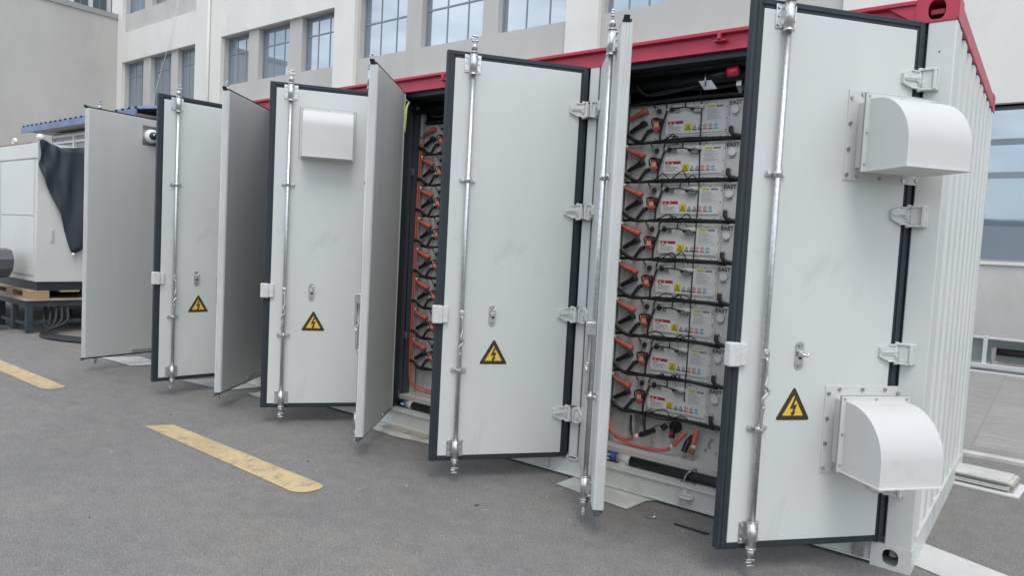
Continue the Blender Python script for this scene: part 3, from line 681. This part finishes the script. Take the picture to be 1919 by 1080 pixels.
# ================================================================== BATTERY PACKS
PW, PH = .781, .240
def make_pack(first):
    r = empty('battery_pack')
    b = MB(); b.box((0, 0, 0), (PW, .62, PH), 'pack_grey', .003); b.box((.001, -.003, 0), (.003, 0, PH), 'ink_soft')
    b.box((.03, -.0012, .005), (.032, 0, PH-.005), 'ink_soft')
    for x, z in ((.012, .22), (.012, .205), (.10, .225), (.19, .222), (.012, .02), (.1, .012), (.2, .02), (.045, .05), (.77, .15), (.77, .03), (.77, .225), (.55, .232), (.45, .232)): bolt_y(b, x, 0, z, .0045, .003, -1, 'ink_soft')
    b.build('casing', r)
    b = MB(); b.box((.262, -.010, .026), (.675, 0, .222), 'plate_grey', .004); b.box((.276, -.016, .040), (.665, -.010, .210), 'plate_grey', .002)
    b.box((.262, -.013, .010), (.675, 0, .023), 'plate_grey', .003)
    for x in (.275, .36, .45, .55, .64): bolt_y(b, x, -.013, .016, .0045, .003, -1, 'bolt')
    for z in (.05, .12, .19): bolt_y(b, .670, -.010, z, .004, .003, -1, 'ink_soft'); bolt_y(b, .268, -.010, z, .004, .003, -1, 'ink_soft')
    for x in (.3, .38, .46, .54, .6): bolt_y(b, x, -.010, .217, .004, .003, -1, 'ink_soft')
    b.box((.684, -.0012, .02), (.686, 0, .225), 'ink_soft'); b.build('cover_plate', r)
    Y = -.0165
    b = MB(); b.box((.287, Y-.001, .050), (.395, Y, .122), 'label_white'); b.box((.288, Y-.0016, .102), (.394, Y-.001, .121), 'label_red')
    b.poly([(.300, Y-.0017, .106), (.314, Y-.0017, .106), (.307, Y-.0017, .117)], 'label_white', (0, -.0004, 0)); b.poly([(.33, Y-.0017, .106), (.344, Y-.0017, .106), (.337, Y-.0017, .117)], 'label_white', (0, -.0004, 0))
    b.box((.290, Y-.0014, .091), (.325, Y-.001, .096), 'ink_red')
    for k, w in enumerate((.085, .095, .07, .09)): b.box((.290, Y-.0014, .083-k*.008), (.290+w, Y-.001, .0865-k*.008), 'ink_soft')
    b.build('notice_label', r)
    b = MB(); x = .404
    b.box((x, Y-.001, .055), (x+.046, Y, .101), 'label_yellow')
    b.poly([(x+.005, Y-.0012, .061), (x+.041, Y-.0012, .061), (x+.023, Y-.0012, .093)], 'ink', (0, -.0003, 0)); b.poly([(x+.012, Y-.0018, .0655), (x+.034, Y-.0018, .0655), (x+.023, Y-.0018, .085)], 'label_yellow', (0, -.0003, 0)); b.box((x+.0215, Y-.0026, .068), (x+.0245, Y-.0021, .079), 'ink')
    for k in range(5):
        x = .455+k*.0345; b.box((x, Y-.001, .056), (x+.032, Y, .100), 'label_white')
        c = ('ink', 'ink', 'ink_red', 'ink_red', 'label_blue')[k]; b.box((x+.002, Y-.0014, .058), (x+.030, Y-.001, .066), c)
        if k < 2: b.poly([(x+.004, Y-.0014, .070), (x+.028, Y-.0014, .070), (x+.016, Y-.0014, .093)], c, (0, -.0003, 0)); b.poly([(x+.010, Y-.002, .073), (x+.022, Y-.002, .073), (x+.016, Y-.002, .085)], 'label_white', (0, -.0003, 0))
        else:
            b.cyl((x+.016, Y-.001, .082), (x+.016, Y-.0016, .082), .0125, c, 16); b.cyl((x+.016, Y-.0016, .082), (x+.016, Y-.0021, .082), .009, 'label_white', 16)
            b.box((x+.010, Y-.0026, .078), (x+.022, Y-.0021, .086), 'ink_soft' if k < 4 else 'label_blue')
    b.build('hazard_label', r)
    b = MB(); b.box((.54, Y-.001, .108), (.655, Y, .207), 'label_grey'); b.box((.548, Y-.0016, .190), (.597, Y-.001, .204), 'label_yellow'); b.box((.556, Y-.002, .195), (.590, Y-.0016, .198), 'ink_soft')
    for k in range(9): b.box((.605+k*.005, Y-.0016, .190), (.6075+k*.005+(k % 3)*.0008, Y-.001, .202), 'ink')
    for k in range(9): b.box((.548, Y-.0014, .180-k*.0078), (.548+(.05, .07, .06, .09, .055, .08, .065, .09, .07)[k], Y-.001, .1825-k*.0078), 'ink_soft')
    b.build('rating_label', r)
    b = MB(); b.cyl((.722, 0, .168), (.722, -.010, .168), .026, 'plate_grey', 8); b.cyl((.722, -.010, .168), (.722, -.018, .168), .023, 'label_white', 24); b.build('vent_valve', r)
    b = MB(); text_mesh(b, 'EAST', .033, lambda x, y, z: Vector((.720+x, -.0012-z, .212+y)), 'ink', .0009, .0005, 1.08)
    b.build('lettering', r); b = MB(); b.box((.703, -.0008, .130), (.740, 0, .135), 'ink_soft'); b.build('valve_caption', r)
    # service disconnect
    b = MB(); b.box((.184, -.018, .072), (.246, 0, .146), 'black_plastic', .006); b.box((.193, -.036, .070), (.238, -.010, .134), 'orange', .006); b.box((.200, -.040, .086), (.230, -.034, .116), 'orange_pale', .003); b.box((.202, -.030, .058), (.228, -.006, .072), 'orange', .004)
    b.tube([(.187, -.030, .098), (.186, -.044, .120), (.190, -.046, .138), (.214, -.046, .144), (.238, -.046, .138), (.242, -.044, .120), (.241, -.030, .098)], .0048, 'black_plastic', 6, 3)
    b.build('service_disconnect', r)
    b = MB()
    if first: b.tube([(.008, -.028, .150), (.05, -.030, .166), (.115, -.032, .190)], [.009, .019], 'orange', 10); b.tube([(-.03, -.02, .06), (-.035, -.026, .12), (.01, -.028, .152)], .007, 'orange', 8)
    else: b.tube([(.002, -.022, .235), (.008, -.028, .215), (.022, -.030, .202)], .008, 'orange', 8); b.tube([(.018, -.030, .205), (.06, -.032, .186), (.12, -.032, .166)], [.012, .019], 'orange', 10)
    b.box((.100, -.050, .150 if not first else .175), (.142, -.0, .184 if not first else .210), 'orange', .012, Matrix.Rotation(R(-20 if first else 20), 3, 'Y')); b.cyl((.004, -.025, .235) if not first else (-.012, -.03, .145), (.007, -.028, .218) if not first else (.004, -.03, .15), .0105, 'label_white', 10)
    b.build('positive_plug', r)
    b = MB(); b.tube([(.030, -.026, .066), (.07, -.028, .088), (.118, -.028, .112)], [.014, .017], 'black_plastic', 10); b.box((.104, -.048, .100), (.140, 0, .132), 'black_plastic', .006, Matrix.Rotation(R(-28), 3, 'Y')); b.tube([(.02, -.022, .058), (.04, -.032, .074)], .006, 'orange', 6); b.build('negative_plug', r)
    b = MB()      # signal connectors and their leads
    b.cyl((.216, 0, .197), (.228, -.030, .190), .015, 'black_plastic', 10); b.box((.196, -.035, .196), (.214, -.018, .212), 'chrome', .004)
    b.tube([(.205, -.03, .21), (.19, -.04, .232), (.205, -.035, .252), (.24, -.025, .258)], .005, 'rubber', 6, 4)
    b.cyl((.305, 0, .200), (.318, -.034, .192), .016, 'black_plastic', 10); b.box((.278, -.038, .185), (.300, -.020, .205), 'chrome', .004)
    b.tube([(.29, -.03, .20), (.280, -.034, .17), (.266, -.036, .12), (.250, -.034, .06), (.248, -.032, .01), (.26, -.03, -.01)], .0068, 'rubber', 8, 5)
    b.tube([(.28, -.03, .205), (.29, -.045, .232), (.33, -.035, .25), (.37, -.03, .252)], .0045, 'rubber', 6, 4)
    b.build('signal_connector', r)
    b = MB(); b.box((.338, -.030, .186), (.362, -.010, .205), 'steel_plate', .002); b.poly([(.332, -.03, .176), (.368, -.03, .176), (.35, -.03, .192)], 'steel_plate', (0, .012, 0))
    b.tube([(.32, -.04, .198), (.38, -.038, .2), (.42, -.04, .199), (.455, -.036, .188)], .0048, 'rubber', 6, 4); b.tube([(.41, -.04, .199), (.412, -.042, .225), (.408, -.032, .243)], .0042, 'rubber', 6, 4)
    b.box((.465, -.040, .165), (.515, -.012, .186), 'steel_plate', .003); b.box((.475, -.048, .186), (.530, -.012, .208), 'pack_grey', .003); b.cyl((.448, -.036, .188), (.470, -.032, .184), .010, 'black_plastic', 8)
    b.tube([(.48, -.05, .19), (.495, -.052, .198), (.512, -.05, .192)], .004, 'chrome', 6, 3); b.build('terminal_bracket', r)
    b = MB()      # coolant elbows
    b.cyl((.168, -.004, .073), (.160, -.034, .064), .013, 'black_plastic', 10); b.tube([(.163, -.030, .066), (.148, -.034, .045), (.130, -.034, .018), (.112, -.034, -.004)], .0115, 'rubber', 8, 4)
    b.cyl((.705, -.002, .062), (.708, -.03, .056), .015, 'chrome', 10); b.tube([(.706, -.02, .060), (.715, -.045, .040), (.735, -.045, .012), (.785, -.035, .0)], .0125, 'rubber', 8, 4)
    b.build('coolant_elbow', r)
    return r
pk1 = make_pack(True); pk2 = make_pack(False)
ordn = ['topmost', 'second from top', 'third from top', 'fourth from top', 'fifth from top', 'third from bottom', 'second from bottom', 'bottom']
for bay, x0, nm in ((0, -1.873, 'nearest open bay'), (1, -3.79, 'farther narrow bay')):
    for k in range(8):
        if k == 0: p = pk1 if bay == 0 else copy_tree(pk1)
        else: p = pk2 if (bay == 0 and k == 1) else copy_tree(pk2)
        p.location = (x0, PY, PTOP-PH-k*PITCH)
        tag(p, 'grey battery pack, orange plug, %s in the %s' % (ordn[k], nm), 'battery pack', 'battery packs stacked in the container racks')

# ================================================================== FACTORY BUILDING
YB = 10.5
bld = empty('factory_building', (-15, YB, 0)); tag(bld, 'long beige factory facade with grey recessed window bays behind the container', 'building')
def wall(xs, zs, y0, y1, holes, mt, yback=None):
    """sheet at y0 with rectangular holes and reveals running back to y1"""
    b = MB(); X = sorted(set([xs[0], xs[1]]+[v for h in holes for v in h[:2] if xs[0] < v < xs[1]])); Z = sorted(set([zs[0], zs[1]]+[v for h in holes for v in h[2:] if zs[0] < v < zs[1]]))
    for i in range(len(X)-1):
        for j in range(len(Z)-1):
            cx, cz = (X[i]+X[i+1])/2, (Z[j]+Z[j+1])/2
            if any(h[0] < cx < h[1] and h[2] < cz < h[3] for h in holes): continue
            b.poly([(X[i], y0, Z[j]), (X[i+1], y0, Z[j]), (X[i+1], y0, Z[j+1]), (X[i], y0, Z[j+1])], mt)
    for h in holes:
        a, c, d, e = h
        for P in ([(a, d), (a, e)], [(c, d), (c, e)], [(a, d), (c, d)], [(a, e), (c, e)]):
            (p, q), (s, t) = P; b.poly([(p, y0, q), (s, y0, t), (s, y1, t), (p, y1, q)], mt)
    return b
def loc(o): o.matrix_parent_inverse = Matrix.Translation((15, -YB, 0)); return o
bays = [(-33.4, -27.0, [(-33.36, -31.6), (-30.92, -29.15), (-28.6, -27.04)]),
        (-25.1, -18.36, [(-25.06, -23.42), (-22.78, -20.92), (-20.22, -18.42)]),
        (-17.35, -9.42, [(-17.22, -15.14), (-14.52, -12.2), (-11.66, -9.48)]),
        (-8.5, -3.1, [(-8.42, -6.9), (-6.3, -4.8), (-4.5, -3.14)])]
up = [(a, c, 6.2 if k != 0 else 5.6, 8.86) for k, (a, c, w) in enumerate(bays)]; up[2] = (bays[2][0], bays[2][1], 6.2, 9.35); up[3] = (-8.5, -3.1, 6.2, 9.35)
top = [(a, c, 10.15, 14.4) for a, c, w in bays]
gr = [(-25.1, -18.36, .9, 4.4), (-17.35, -9.42, .9, 4.4), (-8.5, -3.1, .9, 4.4)]
low = [(-2.1, 4.4, 1.70, 4.36), (6.2, 12.4, 1.70, 4.36)]
right_up = [(6.2, 12.4, 7.1, 9.3)]
wall((-34.5, 26), (1.70, 15.2), YB, YB+.30, [h for h in up+top+gr+low+right_up], 'beige_wall')
b = wall((-34.5, 26), (1.70, 15.2), YB, YB+.13, up+top+low+right_up+[(a, c, 1.70, 4.4) for a, c, d, e in gr], 'beige_wall')
b.box((-34.5, YB, 15.2), (26, YB+12, 15.5), 'beige_wall'); b.box((25.98, YB, 0), (26, YB+12, 15.2), 'beige_wall'); b.box((-34.5, YB+12, 0), (26, YB+12.1, 15.2), 'beige_wall')
loc(b.build('beige_wall', bld))
b = MB(); b.box((-34.5, YB+.0, 0), (26, YB+.13, 1.70), 'grey_wall')
rec = wall((-33.4, -3.1), (1.70, 14.4), YB+.13, YB+.42, [], 'grey_wall'); rec.bm.free()
holes = []
for (a, c, w), (ua, uc, z0, z1) in zip(bays, up):
    hs = [(p, q, (6.62 if ua < -30 else 7.05) if z1 < 9 else 7.12, z1) for p, q in w]; holes.append(hs)
    bb = wall((ua, uc), (z0, z1), YB+.13, YB+.45, hs, 'grey_wall')
    loc(bb.build('recess_panel', bld)); hs2 = [(p, q, 11.0, 13.4) for p, q in w]; bb = wall((ua, uc), (10.15, 14.4), YB+.13, YB+.45, hs2, 'grey_wall'); loc(bb.build('recess_panel', bld)); holes.append(hs2)
for a, c, d, e in gr:
    n = 3; w = (c-a)/n; hs = [(a+k*w+.25, a+(k+1)*w-.25, 1.75, 4.2) for k in range(n)]
    bb = wall((a, c), (1.70, 4.4), YB+.13, YB+.45, hs, 'grey_wall'); loc(bb.build('recess_panel', bld)); holes.append(hs)
holes.append(low); holes.append(right_up)
loc(b.build('wall_base', bld))
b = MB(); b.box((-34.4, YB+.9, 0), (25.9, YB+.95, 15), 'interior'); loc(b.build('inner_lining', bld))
def window(h, style):
    a, c, d, e = h; y = YB+.34
    f = MB(); w = .042
    for (p, q, r, s) in ((a, a+w, d, e), (c-w, c, d, e), (a+w, c-w, d, d+w), (a+w, c-w, e-w, e)): f.box((p, y-.03, r), (q, y+.03, s), 'window_frame')
    V = []; H = []
    if style == 'low': H = [3.19, 3.76]; wd = .05
    elif style == 'b': H = [e-.62]; V = [.36, .70]; wd = .02
    else: H = [e-1.15]; V = [.36, .70]; wd = .024
    for z in H: f.box((a+w, y-.022, z-wd), (c-w, y+.022, z+wd), 'window_frame')
    for v in V: x = a+(c-a)*v; f.box((x-.02, y-.018, d+w), (x+.02, y+.018, e-w), 'window_frame')
    o = loc(f.build('window', bld))
    g_ = MB(); g_.box((a+.02, y-.004, d+.02), (c-.02, y+.004, e-.02), 'window_glass'); g_.build('pane', o)
for hs in holes:
    for h in hs: window(h, 'low' if h in low else ('b' if h[3] < 9 else 'c'))
b = MB(); b.box((-2.2, YB-.04, 1.64), (4.5, YB+.3, 1.70), 'beige_wall'); loc(b.build('window_sill', bld))
b = MB(); b.tube([(-27.9, YB-.03, 15), (-28.4, YB-.05, 10.5), (-30.0, YB-.05, 7.4), (-30.6, YB-.04, 5.5)], .009, 'label_white', 6); loc(b.build('drain_cable', bld))
b = MB(); b.cyl((-25.9, YB-.06, 0), (-25.9, YB-.06, 15), .05, 'beige_wall'); loc(b.build('downpipe', bld))

wing = empty('wing_building', (-38, 6, 0)); tag(wing, 'windowless grey side wing with dark parapet at the far left', 'building')
def locw(o): o.matrix_parent_inverse = Matrix.Translation((38, -6, 0)); return o
b = MB(); b.box((-44, 2.4, 0), (-33.9, YB-.01, 10.85), 'grey_wall')
locw(b.build('wall', wing)); b = MB(); b.box((-44.1, 2.3, 10.85), (-33.84, YB-.02, 11.07), 'parapet'); locw(b.build('parapet', wing))
up_ = empty('glazed_rooftop', (-39, 10.2, 11)); tag(up_, 'white framed glazed storey above the grey wing roof at upper left', 'building')
b = MB(); b.box((-38.5, 6.0, 11.07), (-38.4, 14.4, 14), 'label_white'); o = b.build('wall', up_); o.matrix_parent_inverse = Matrix.Translation((39, -10.2, -11))
for k in range(9):
    b = MB(); y = 6.1+k*.85; b.box((-38.38, y, 11.1), (-38.36, y+.62, 13.8), 'window_glass'); b.box((-38.39, y+.28, 11.1), (-38.35, y+.31, 13.8), 'window_frame')
    o = b.build('window', up_); o.matrix_parent_inverse = Matrix.Translation((39, -10.2, -11))

# ================================================================== LEFT YARD
def rel(o, root): o.matrix_parent_inverse = Matrix.Translation(-root.location); return o
TZ = .46; tx, ty = -10.44, -.443
tb = empty('steel_workbench', (tx, ty, 0)); tag(tb, 'low dark steel platform table carrying the pallet and cabinet', 'table')
b = MB(); b.box((tx-3.6, ty, TZ-.02), (tx, ty+2.6, TZ), 'plywood'); rel(b.build('tabletop', tb), tb)
b = MB()
for y in (ty+.02, ty+2.5): b.box((tx-3.58, y, TZ-.10), (tx-.02, y+.06, TZ-.022), 'table_steel')
for x in (tx-3.58, tx-.08): b.box((x, ty+.08, TZ-.10), (x+.06, ty+2.5, TZ-.022), 'table_steel')
for x in (tx-1.2, tx-2.4): b.box((x, ty+.08, TZ-.09), (x+.05, ty+2.5, TZ-.03), 'table_steel')
b.box((tx-.07, ty+.1, .12), (tx-.03, ty+2.5, .17), 'table_steel'); b.box((tx-3.5, ty+.04, .10), (tx-.1, ty+.08, .14), 'table_steel')
rel(b.build('frame', tb), tb)
for x in (tx-.09, tx-.62, tx-1.15, tx-2.0, tx-3.5):
    for y in (ty+.02, ty+1.2, ty+2.48):
        b = MB(); b.box((x, y, 0), (x+.075, y+.075, TZ-.022), 'table_steel', .004); rel(b.build('leg', tb), tb)
pl = empty('wooden_pallet', (-10.5, -.40, TZ)); tag(pl, 'pale wooden pallet under the white cabinet', 'pallet')
for x in (-10.62, -11.25, -11.95, -12.7):
    for y in (-.38, .35, 1.0):
        b = MB(); b.box((x-.14, y, TZ+.022), (x+.12, y+.24, TZ+.092), 'wood', .003); rel(b.build('block', pl), pl)
for y in (-.38, .0, .35, .7, 1.0):
    b = MB(); b.box((-12.84, y, TZ+.092), (-10.50, y+.24, TZ+.112), 'wood', .002); rel(b.build('deck_board', pl), pl)
for y in (-.38, .35, 1.0):
    b = MB(); b.box((-12.84, y, TZ+.001), (-10.50, y+.24, TZ+.022), 'wood', .002); rel(b.build('base_board', pl), pl)
cb = empty('equipment_cabinet', (-10.55, -.30, TZ+.112)); tag(cb, 'large white equipment cabinet standing on the pallet at far left', 'cabinet')
cz = TZ+.112
b = MB(); b.box((-14.4, -.30, cz+.12), (-10.52, 2.0, 2.585), 'cab_paint', .01); rel(b.build('housing', cb), cb)
b = MB(); b.box((-14.38, -.28, cz), (-10.54, 1.98, cz+.12), 'navy'); rel(b.build('plinth', cb), cb)
for x0, x1 in ((-11.88, -10.60), (-13.2, -11.92)):
    for z0, z1 in ((.78, 1.58), (1.60, 2.36)):
        b = MB(); b.box((x0, -.312, z0), (x1, -.30, z1), 'cab_paint', .003); rel(b.build('door_panel', cb), cb)
b = MB(); b.box((-10.52, .35, 1.25), (-10.505, .40, 1.45), 'steel_plate', .003); b.box((-10.52, -.13, 1.25), (-10.50, -.10, 1.42), 'aluminium', .004); rel(b.build('handle', cb), cb)
b = MB(); b.box((-14.4, -.31, 2.37), (-10.51, -.305, 2.385), 'parapet'); b.box((-14.41, -.30, 2.585), (-10.8, 2.01, 2.612), 'faded_red', .004); rel(b.build('roof_trim', cb), cb)
b = MB(); b.tube([(-11.75, -.2, 2.62), (-11.75, -.2, 2.68), (-11.68, -.2, 2.70), (-11.66, -.2, 2.66)], .022, 'label_white'); rel(b.build('lifting_eye', cb), cb)
# tarp
tp = MB(); rows = []; N = 16
top_pts = [(-.285, 2.64), (-.15, 2.585), (-.04, 2.545), (.12, 2.57), (.4, 2.62), (.9, 2.66)]
bot_pts = [(-.285, 2.30), (-.22, 2.05), (-.03, 1.65), (.13, 1.08), (.45, 1.30), (.9, 1.2)]
def lerp_path(P, t):
    s = t*(len(P)-1); i = min(int(s), len(P)-2); q = s-i; return (P[i][0]*(1-q)+P[i+1][0]*q, P[i][1]*(1-q)+P[i+1][1]*q)
for j in range(N+1):
    row = []
    for i in range(33):
        a = lerp_path(top_pts, i/32); c = lerp_path(bot_pts, i/32); v = j/N
        y = a[0]*(1-v)+c[0]*v; z = a[1]*(1-v)+c[1]*v
        row.append((-10.475+.025*math.sin(i*.8+v*4)+.02*math.sin(i*.35-v*7), y, z))
    rows.append(row)
tp.grid(rows, 'tarp'); o = tp.build('tarpaulin'); sm = o.modifiers.new('thick', 'SOLIDIFY'); sm.thickness = .006
tag(o, 'dark blue tarpaulin hanging in a point down the white cabinet side', 'tarpaulin')
b = MB(); b.sph((-10.47, -.285, 2.655), .045, 'label_white'); b.sph((-10.45, .13, 1.085), .022, 'label_white'); b.build('tarp_tie', o)
# grey machine head at the frame edge
mc = empty('covered_machine', (-10.95, -.75, 0)); tag(mc, 'dark grey angular machine head cut by the left picture edge', 'machine')
b = MB(); P = [(-11.5, .72), (-11.5, 1.10), (-11.0, 1.13), (-10.78, 1.11), (-10.69, .99), (-10.72, .86), (-10.84, .76), (-11.0, .72)]
b.poly([(x, -.85, z) for x, z in P], 'dark_metal', (0, .35, 0)); rel(b.build('head', mc), mc)
b = MB(); b.box((-11.1, -.8, 0), (-10.93, -.6, .75), 'dark_metal', .01); b.box((-11.3, -.9, 0), (-10.93, -.5, .03), 'dark_metal'); rel(b.build('stand', mc), mc)
b = MB()
for k in range(6): b.tube([(-11.2+k*.1, -.74, 1.10), (-11.17+k*.1, -.74, 1.14), (-11.12+k*.1, -.74, 1.13)], .014, 'aluminium')
rel(b.build('fitting', mc), mc)
# hoses and cloth below the table
b = MB()
for k in range(5):
    o_ = k*.05; b.tube([(-10.6+o_, -.15+o_, .34), (-10.5+o_, -.2+o_, .15), (-10.25, -.22-.02*k, .03), (-9.8, -.2-.05*k, .022), (-9.2, .1-.07*k, .022), (-8.6, .5-.05*k, .022)], .02, 'rubber')
tag(b.build('hose_bundle'), 'grey and black hoses trailing on the ground under the steel table', 'hose')
b = MB(); b.box((-12.6, .6, .15), (-10.6, 2.1, .36), 'navy', .02); b.box((-10.55, .3, .0), (-9.9, 1.0, .12), 'dark_metal', .02); tag(b.build('storage_crate'), 'dark low crates stored beneath the steel platform table', 'crate')
# blue-roofed booth
bt = empty('site_booth', (-14, 3, 0)); tag(bt, 'light grey site booth with blue corrugated roof behind the cabinet', 'booth')
b = MB(); b.box((-17.6, 2.35, 0), (-12.9, 5.0, 3.5), 'booth'); rel(b.build('wall', bt), bt)
b = MB()
for z in (2.9, 3.08, 3.26, 3.4): b.box((-17.62, 2.30, z), (-12.9, 2.352, z+.05), 'label_white', .003)
for x in (-17.6, -16.4, -14.6, -12.97): b.box((x, 2.29, 0), (x+.07, 2.36, 3.45), 'label_white', .003)
rel(b.build('cladding_frame', bt), bt)
b = MB(); pts = []; x = -18.3
while x < -12.8: pts += [(x, 0), (x+.06, .05), (x+.14, .05), (x+.20, 0)]; x += .26
b.grid([[(x, 1.95, 3.62+z) for x, z in pts], [(x, 3.7, 3.98+z) for x, z in pts], [(x, 5.5, 3.62+z) for x, z in pts]], 'blue_roof', False)
b.box((-18.3, 1.93, 3.50), (-12.7, 1.96, 3.63), 'blue_roof'); b.grid([[(-18.3, 1.96, 3.55), (-12.7, 1.96, 3.55)], [(-18.3, 5.4, 3.52), (-12.7, 5.4, 3.52)]], 'booth', False); rel(b.build('roof', bt), bt)
b = MB()
for k in range(4): b.tube([(-7.62+k*.13, .16+.1*k, 2.83), (-7.58+k*.13, .3+.1*k, 2.87), (-7.5+k*.14, .9, 2.88), (-7.42+k*.15, 1.7, 2.86)], .035, 'rubber')
tag(b.build('flexible_duct'), 'black ribbed ducts lying on blue sheets at the container far top end', 'duct')
b = MB(); pts = []; x = -7.62
while x < -6.6: pts += [(x, 0), (x+.03, .02), (x+.07, .02), (x+.10, 0)]; x += .13
b.grid([[(x, .0, 2.815+z) for x, z in pts], [(x, 2.6, 2.815+z) for x, z in pts]], 'blue_roof', False); o = b.build('corrugated_sheet'); sm = o.modifiers.new('thick', 'SOLIDIFY'); sm.thickness = .004
tag(o, 'blue corrugated sheet lying on the far end of the container roof', 'roof sheet')

# ================================================================== RIGHT YARD
rl = empty('glass_bench_frame', (-.4, 9.0, 0)); tag(rl, 'low aluminium frame with clear panel against the factory wall at right', 'frame')
def relr(o): return rel(o, rl)
b = MB(); b.box((-1.6, 9.32, .12), (5, 9.34, .50), 'panel_clear'); relr(b.build('panel', rl))
b = MB(); b.box((-1.6, 9.0, .49), (5, 9.04, .52), 'aluminium', .004); b.box((-1.6, 8.9, .05), (5, 8.98, .12), 'aluminium', .006); b.box((-1.6, 8.55, .012), (5, 8.62, .045), 'aluminium', .006)
b.box((-1.6, 9.04, .49), (5, 9.34, .505), 'aluminium')
relr(b.build('rail', rl))
for x in (-.33, 1.6, 3.6): b = MB(); b.box((x, 8.98, .03), (x+.055, 9.04, .54), 'aluminium', .004); relr(b.build('leg', rl))
b = MB(); b.box((-.22, 9.05, .12), (-.16, 9.11, .36), 'steel_plate', .004); relr(b.build('stub_post', rl))
b = MB()
for k in range(36): b.box((-.2+k*.12, 9.02, .10), (-.13+k*.12, 9.06, .16), 'parapet')
relr(b.build('rack_strip', rl))
b = MB(); b.cyl((-.19, 9.15, .30), (4, 9.15, .30), .055, 'black_plastic', 12); tag(b.build('black_pipe'), 'thick black pipe lying on the low aluminium frame', 'pipe')
sk = MB(); z = .014; sk.box((-.14, 1.90, .001), (.40, 2.28, .013), 'label_grey', .001)
for k in range(6):
    j = random.uniform(-.02, .02); sk.box((-.08+j*.3, 1.95+j, z+.001), (.34+j, 2.24+j, z+.012), 'cardboard' if k % 3 else 'card_edge', .001); z += .0125
o = sk.build('board_stack'); o.rotation_euler = (0, 0, R(-6)); o.location = (-.22, .02, 0); tag(o, 'stack of pale boards on the ground at the container rear corner', 'boards')

# ================================================================== LOOSE SHEETS AND LITTER
def sheet(P, label, z=.006, mt='cardboard'):
    b = MB(); b.poly([(x, y, z) for x, y in P], mt, (0, 0, .005)); o = b.build('cardboard_sheet'); tag(o, label, 'cardboard', 'flat sheets under the container edge'); return o
sheet([(-1.97, -.19), (-1.95, .25), (-1.25, .22), (-1.41, -.04), (-1.43, -.25)], 'flat grey board on the asphalt below the nearest open bay')
sheet([(-3.95, -.16), (-3.9, .2), (-3.05, .15), (-3.10, -.14), (-3.5, -.2)], 'flat board under the container below the second open bay')
sheet([(-3.75, -.10), (-3.7, .1), (-3.2, .08), (-3.25, -.10)], 'crumpled smaller sheet lying on the board below the second bay', .013, 'card_edge')
sheet([(-5.45, -.22), (-5.4, .1), (-4.9, .1), (-5.0, -.25)], 'flat sheet on the ground behind the third warning-sign door from the right')
sheet([(-6.35, -.38), (-6.2, .1), (-5.6, .1), (-5.7, -.30)], 'flat sheet on the ground beneath the farthest warning-sign door')
sheet([(-8.05, -.45), (-7.9, -.1), (-7.3, -.1), (-7.4, -.42)], 'flat sheet beneath the leftmost open door')
b = MB(); b.box((-1.13, -.255, .002), (-.93, -.24, .008), 'black_plastic'); o = b.build('metal_strip'); o.rotation_euler = (0, 0, 0); tag(o, 'thin dark strip lying on asphalt near the right door', 'strip')
b = MB(); b.box((-1.31, -.27, .004), (-1.25, -.255, .012), 'chrome', .002); b.cyl((-1.26, -.262, .012), (-1.24, -.25, .014), .009, 'chrome'); tag(b.build('loose_bolt'), 'small metal bolt dropped on the asphalt by the nearest bay', 'bolt')
b = MB()
for k in range(90):
    x = random.uniform(-7.5, .3); y = random.uniform(-1.6, -.15) if random.random() < .7 else random.uniform(-3, -1.6)
    a = random.uniform(0, 3.14); l = random.uniform(.006, .03); w = random.uniform(.002, .006)
    b.box((x-l/2, y-w/2, .002), (x+l/2, y+w/2, .005), random.choice(['cardboard', 'cardboard', 'rubber', 'card_edge']), 0, Matrix.Rotation(a, 3, 'Z'))
tag(b.build('litter'), 'tiny paper and plastic scraps scattered over the asphalt', 'litter', kind='stuff')

# ================================================================== YARD BEHIND THE CAMERA (seen mirrored in the windows)
b = MB(); b.box((-30, -24.3, 0), (40, -24, 4.6), 'boundary'); tag(b.build('boundary_wall'), 'grey-green yard wall mirrored in the ground floor window', 'wall')
def tree(x, y, h, label):
    r = empty('tree', (x, y, 0)); tag(r, label, 'tree', 'trees mirrored in the factory windows')
    t = MB(); t.tube([(0, 0, 0), (.1, 0, h*.3), (0, .1, h*.6), (.05, 0, h*.85)], [.22, .05], 'bark', 8)
    for k in range(5):
        a = k*1.3; t.tube([(0, 0, h*(.35+.08*k)), (math.cos(a)*h*.1, math.sin(a)*h*.1, h*(.5+.07*k)), (math.cos(a)*h*.2, math.sin(a)*h*.2, h*(.6+.07*k))], [.07, .02], 'bark', 6)
    t.build('trunk', r); c = MB(); k = c.mi('leaf'); cl = [(random.gauss(0, h*.13), random.gauss(0, h*.13), h*random.uniform(.45, .95), h*random.uniform(.06, .12)) for _ in range(16)]
    for cx, cy, cz_, rr in cl:
        for _ in range(80):
            v = Vector((random.gauss(0, 1), random.gauss(0, 1), random.gauss(0, 1))).normalized()*rr*random.random()**.4 + Vector((cx, cy, cz_))
            q = Vector((random.gauss(0, 1), random.gauss(0, 1), random.gauss(0, 1))).normalized()*.13; w = q.orthogonal().normalized()*.08
            f = c.bm.faces.new([c.bm.verts.new(v-q), c.bm.verts.new(v+w), c.bm.verts.new(v+q), c.bm.verts.new(v-w)]); f.material_index = k
    c.build('crown', r, recalc=False)
for x, h in ((1, 6.2), (6, 5.6), (-5, 6.0)): tree(x, -26, h, 'tree over the yard wall mirrored in the factory glass')
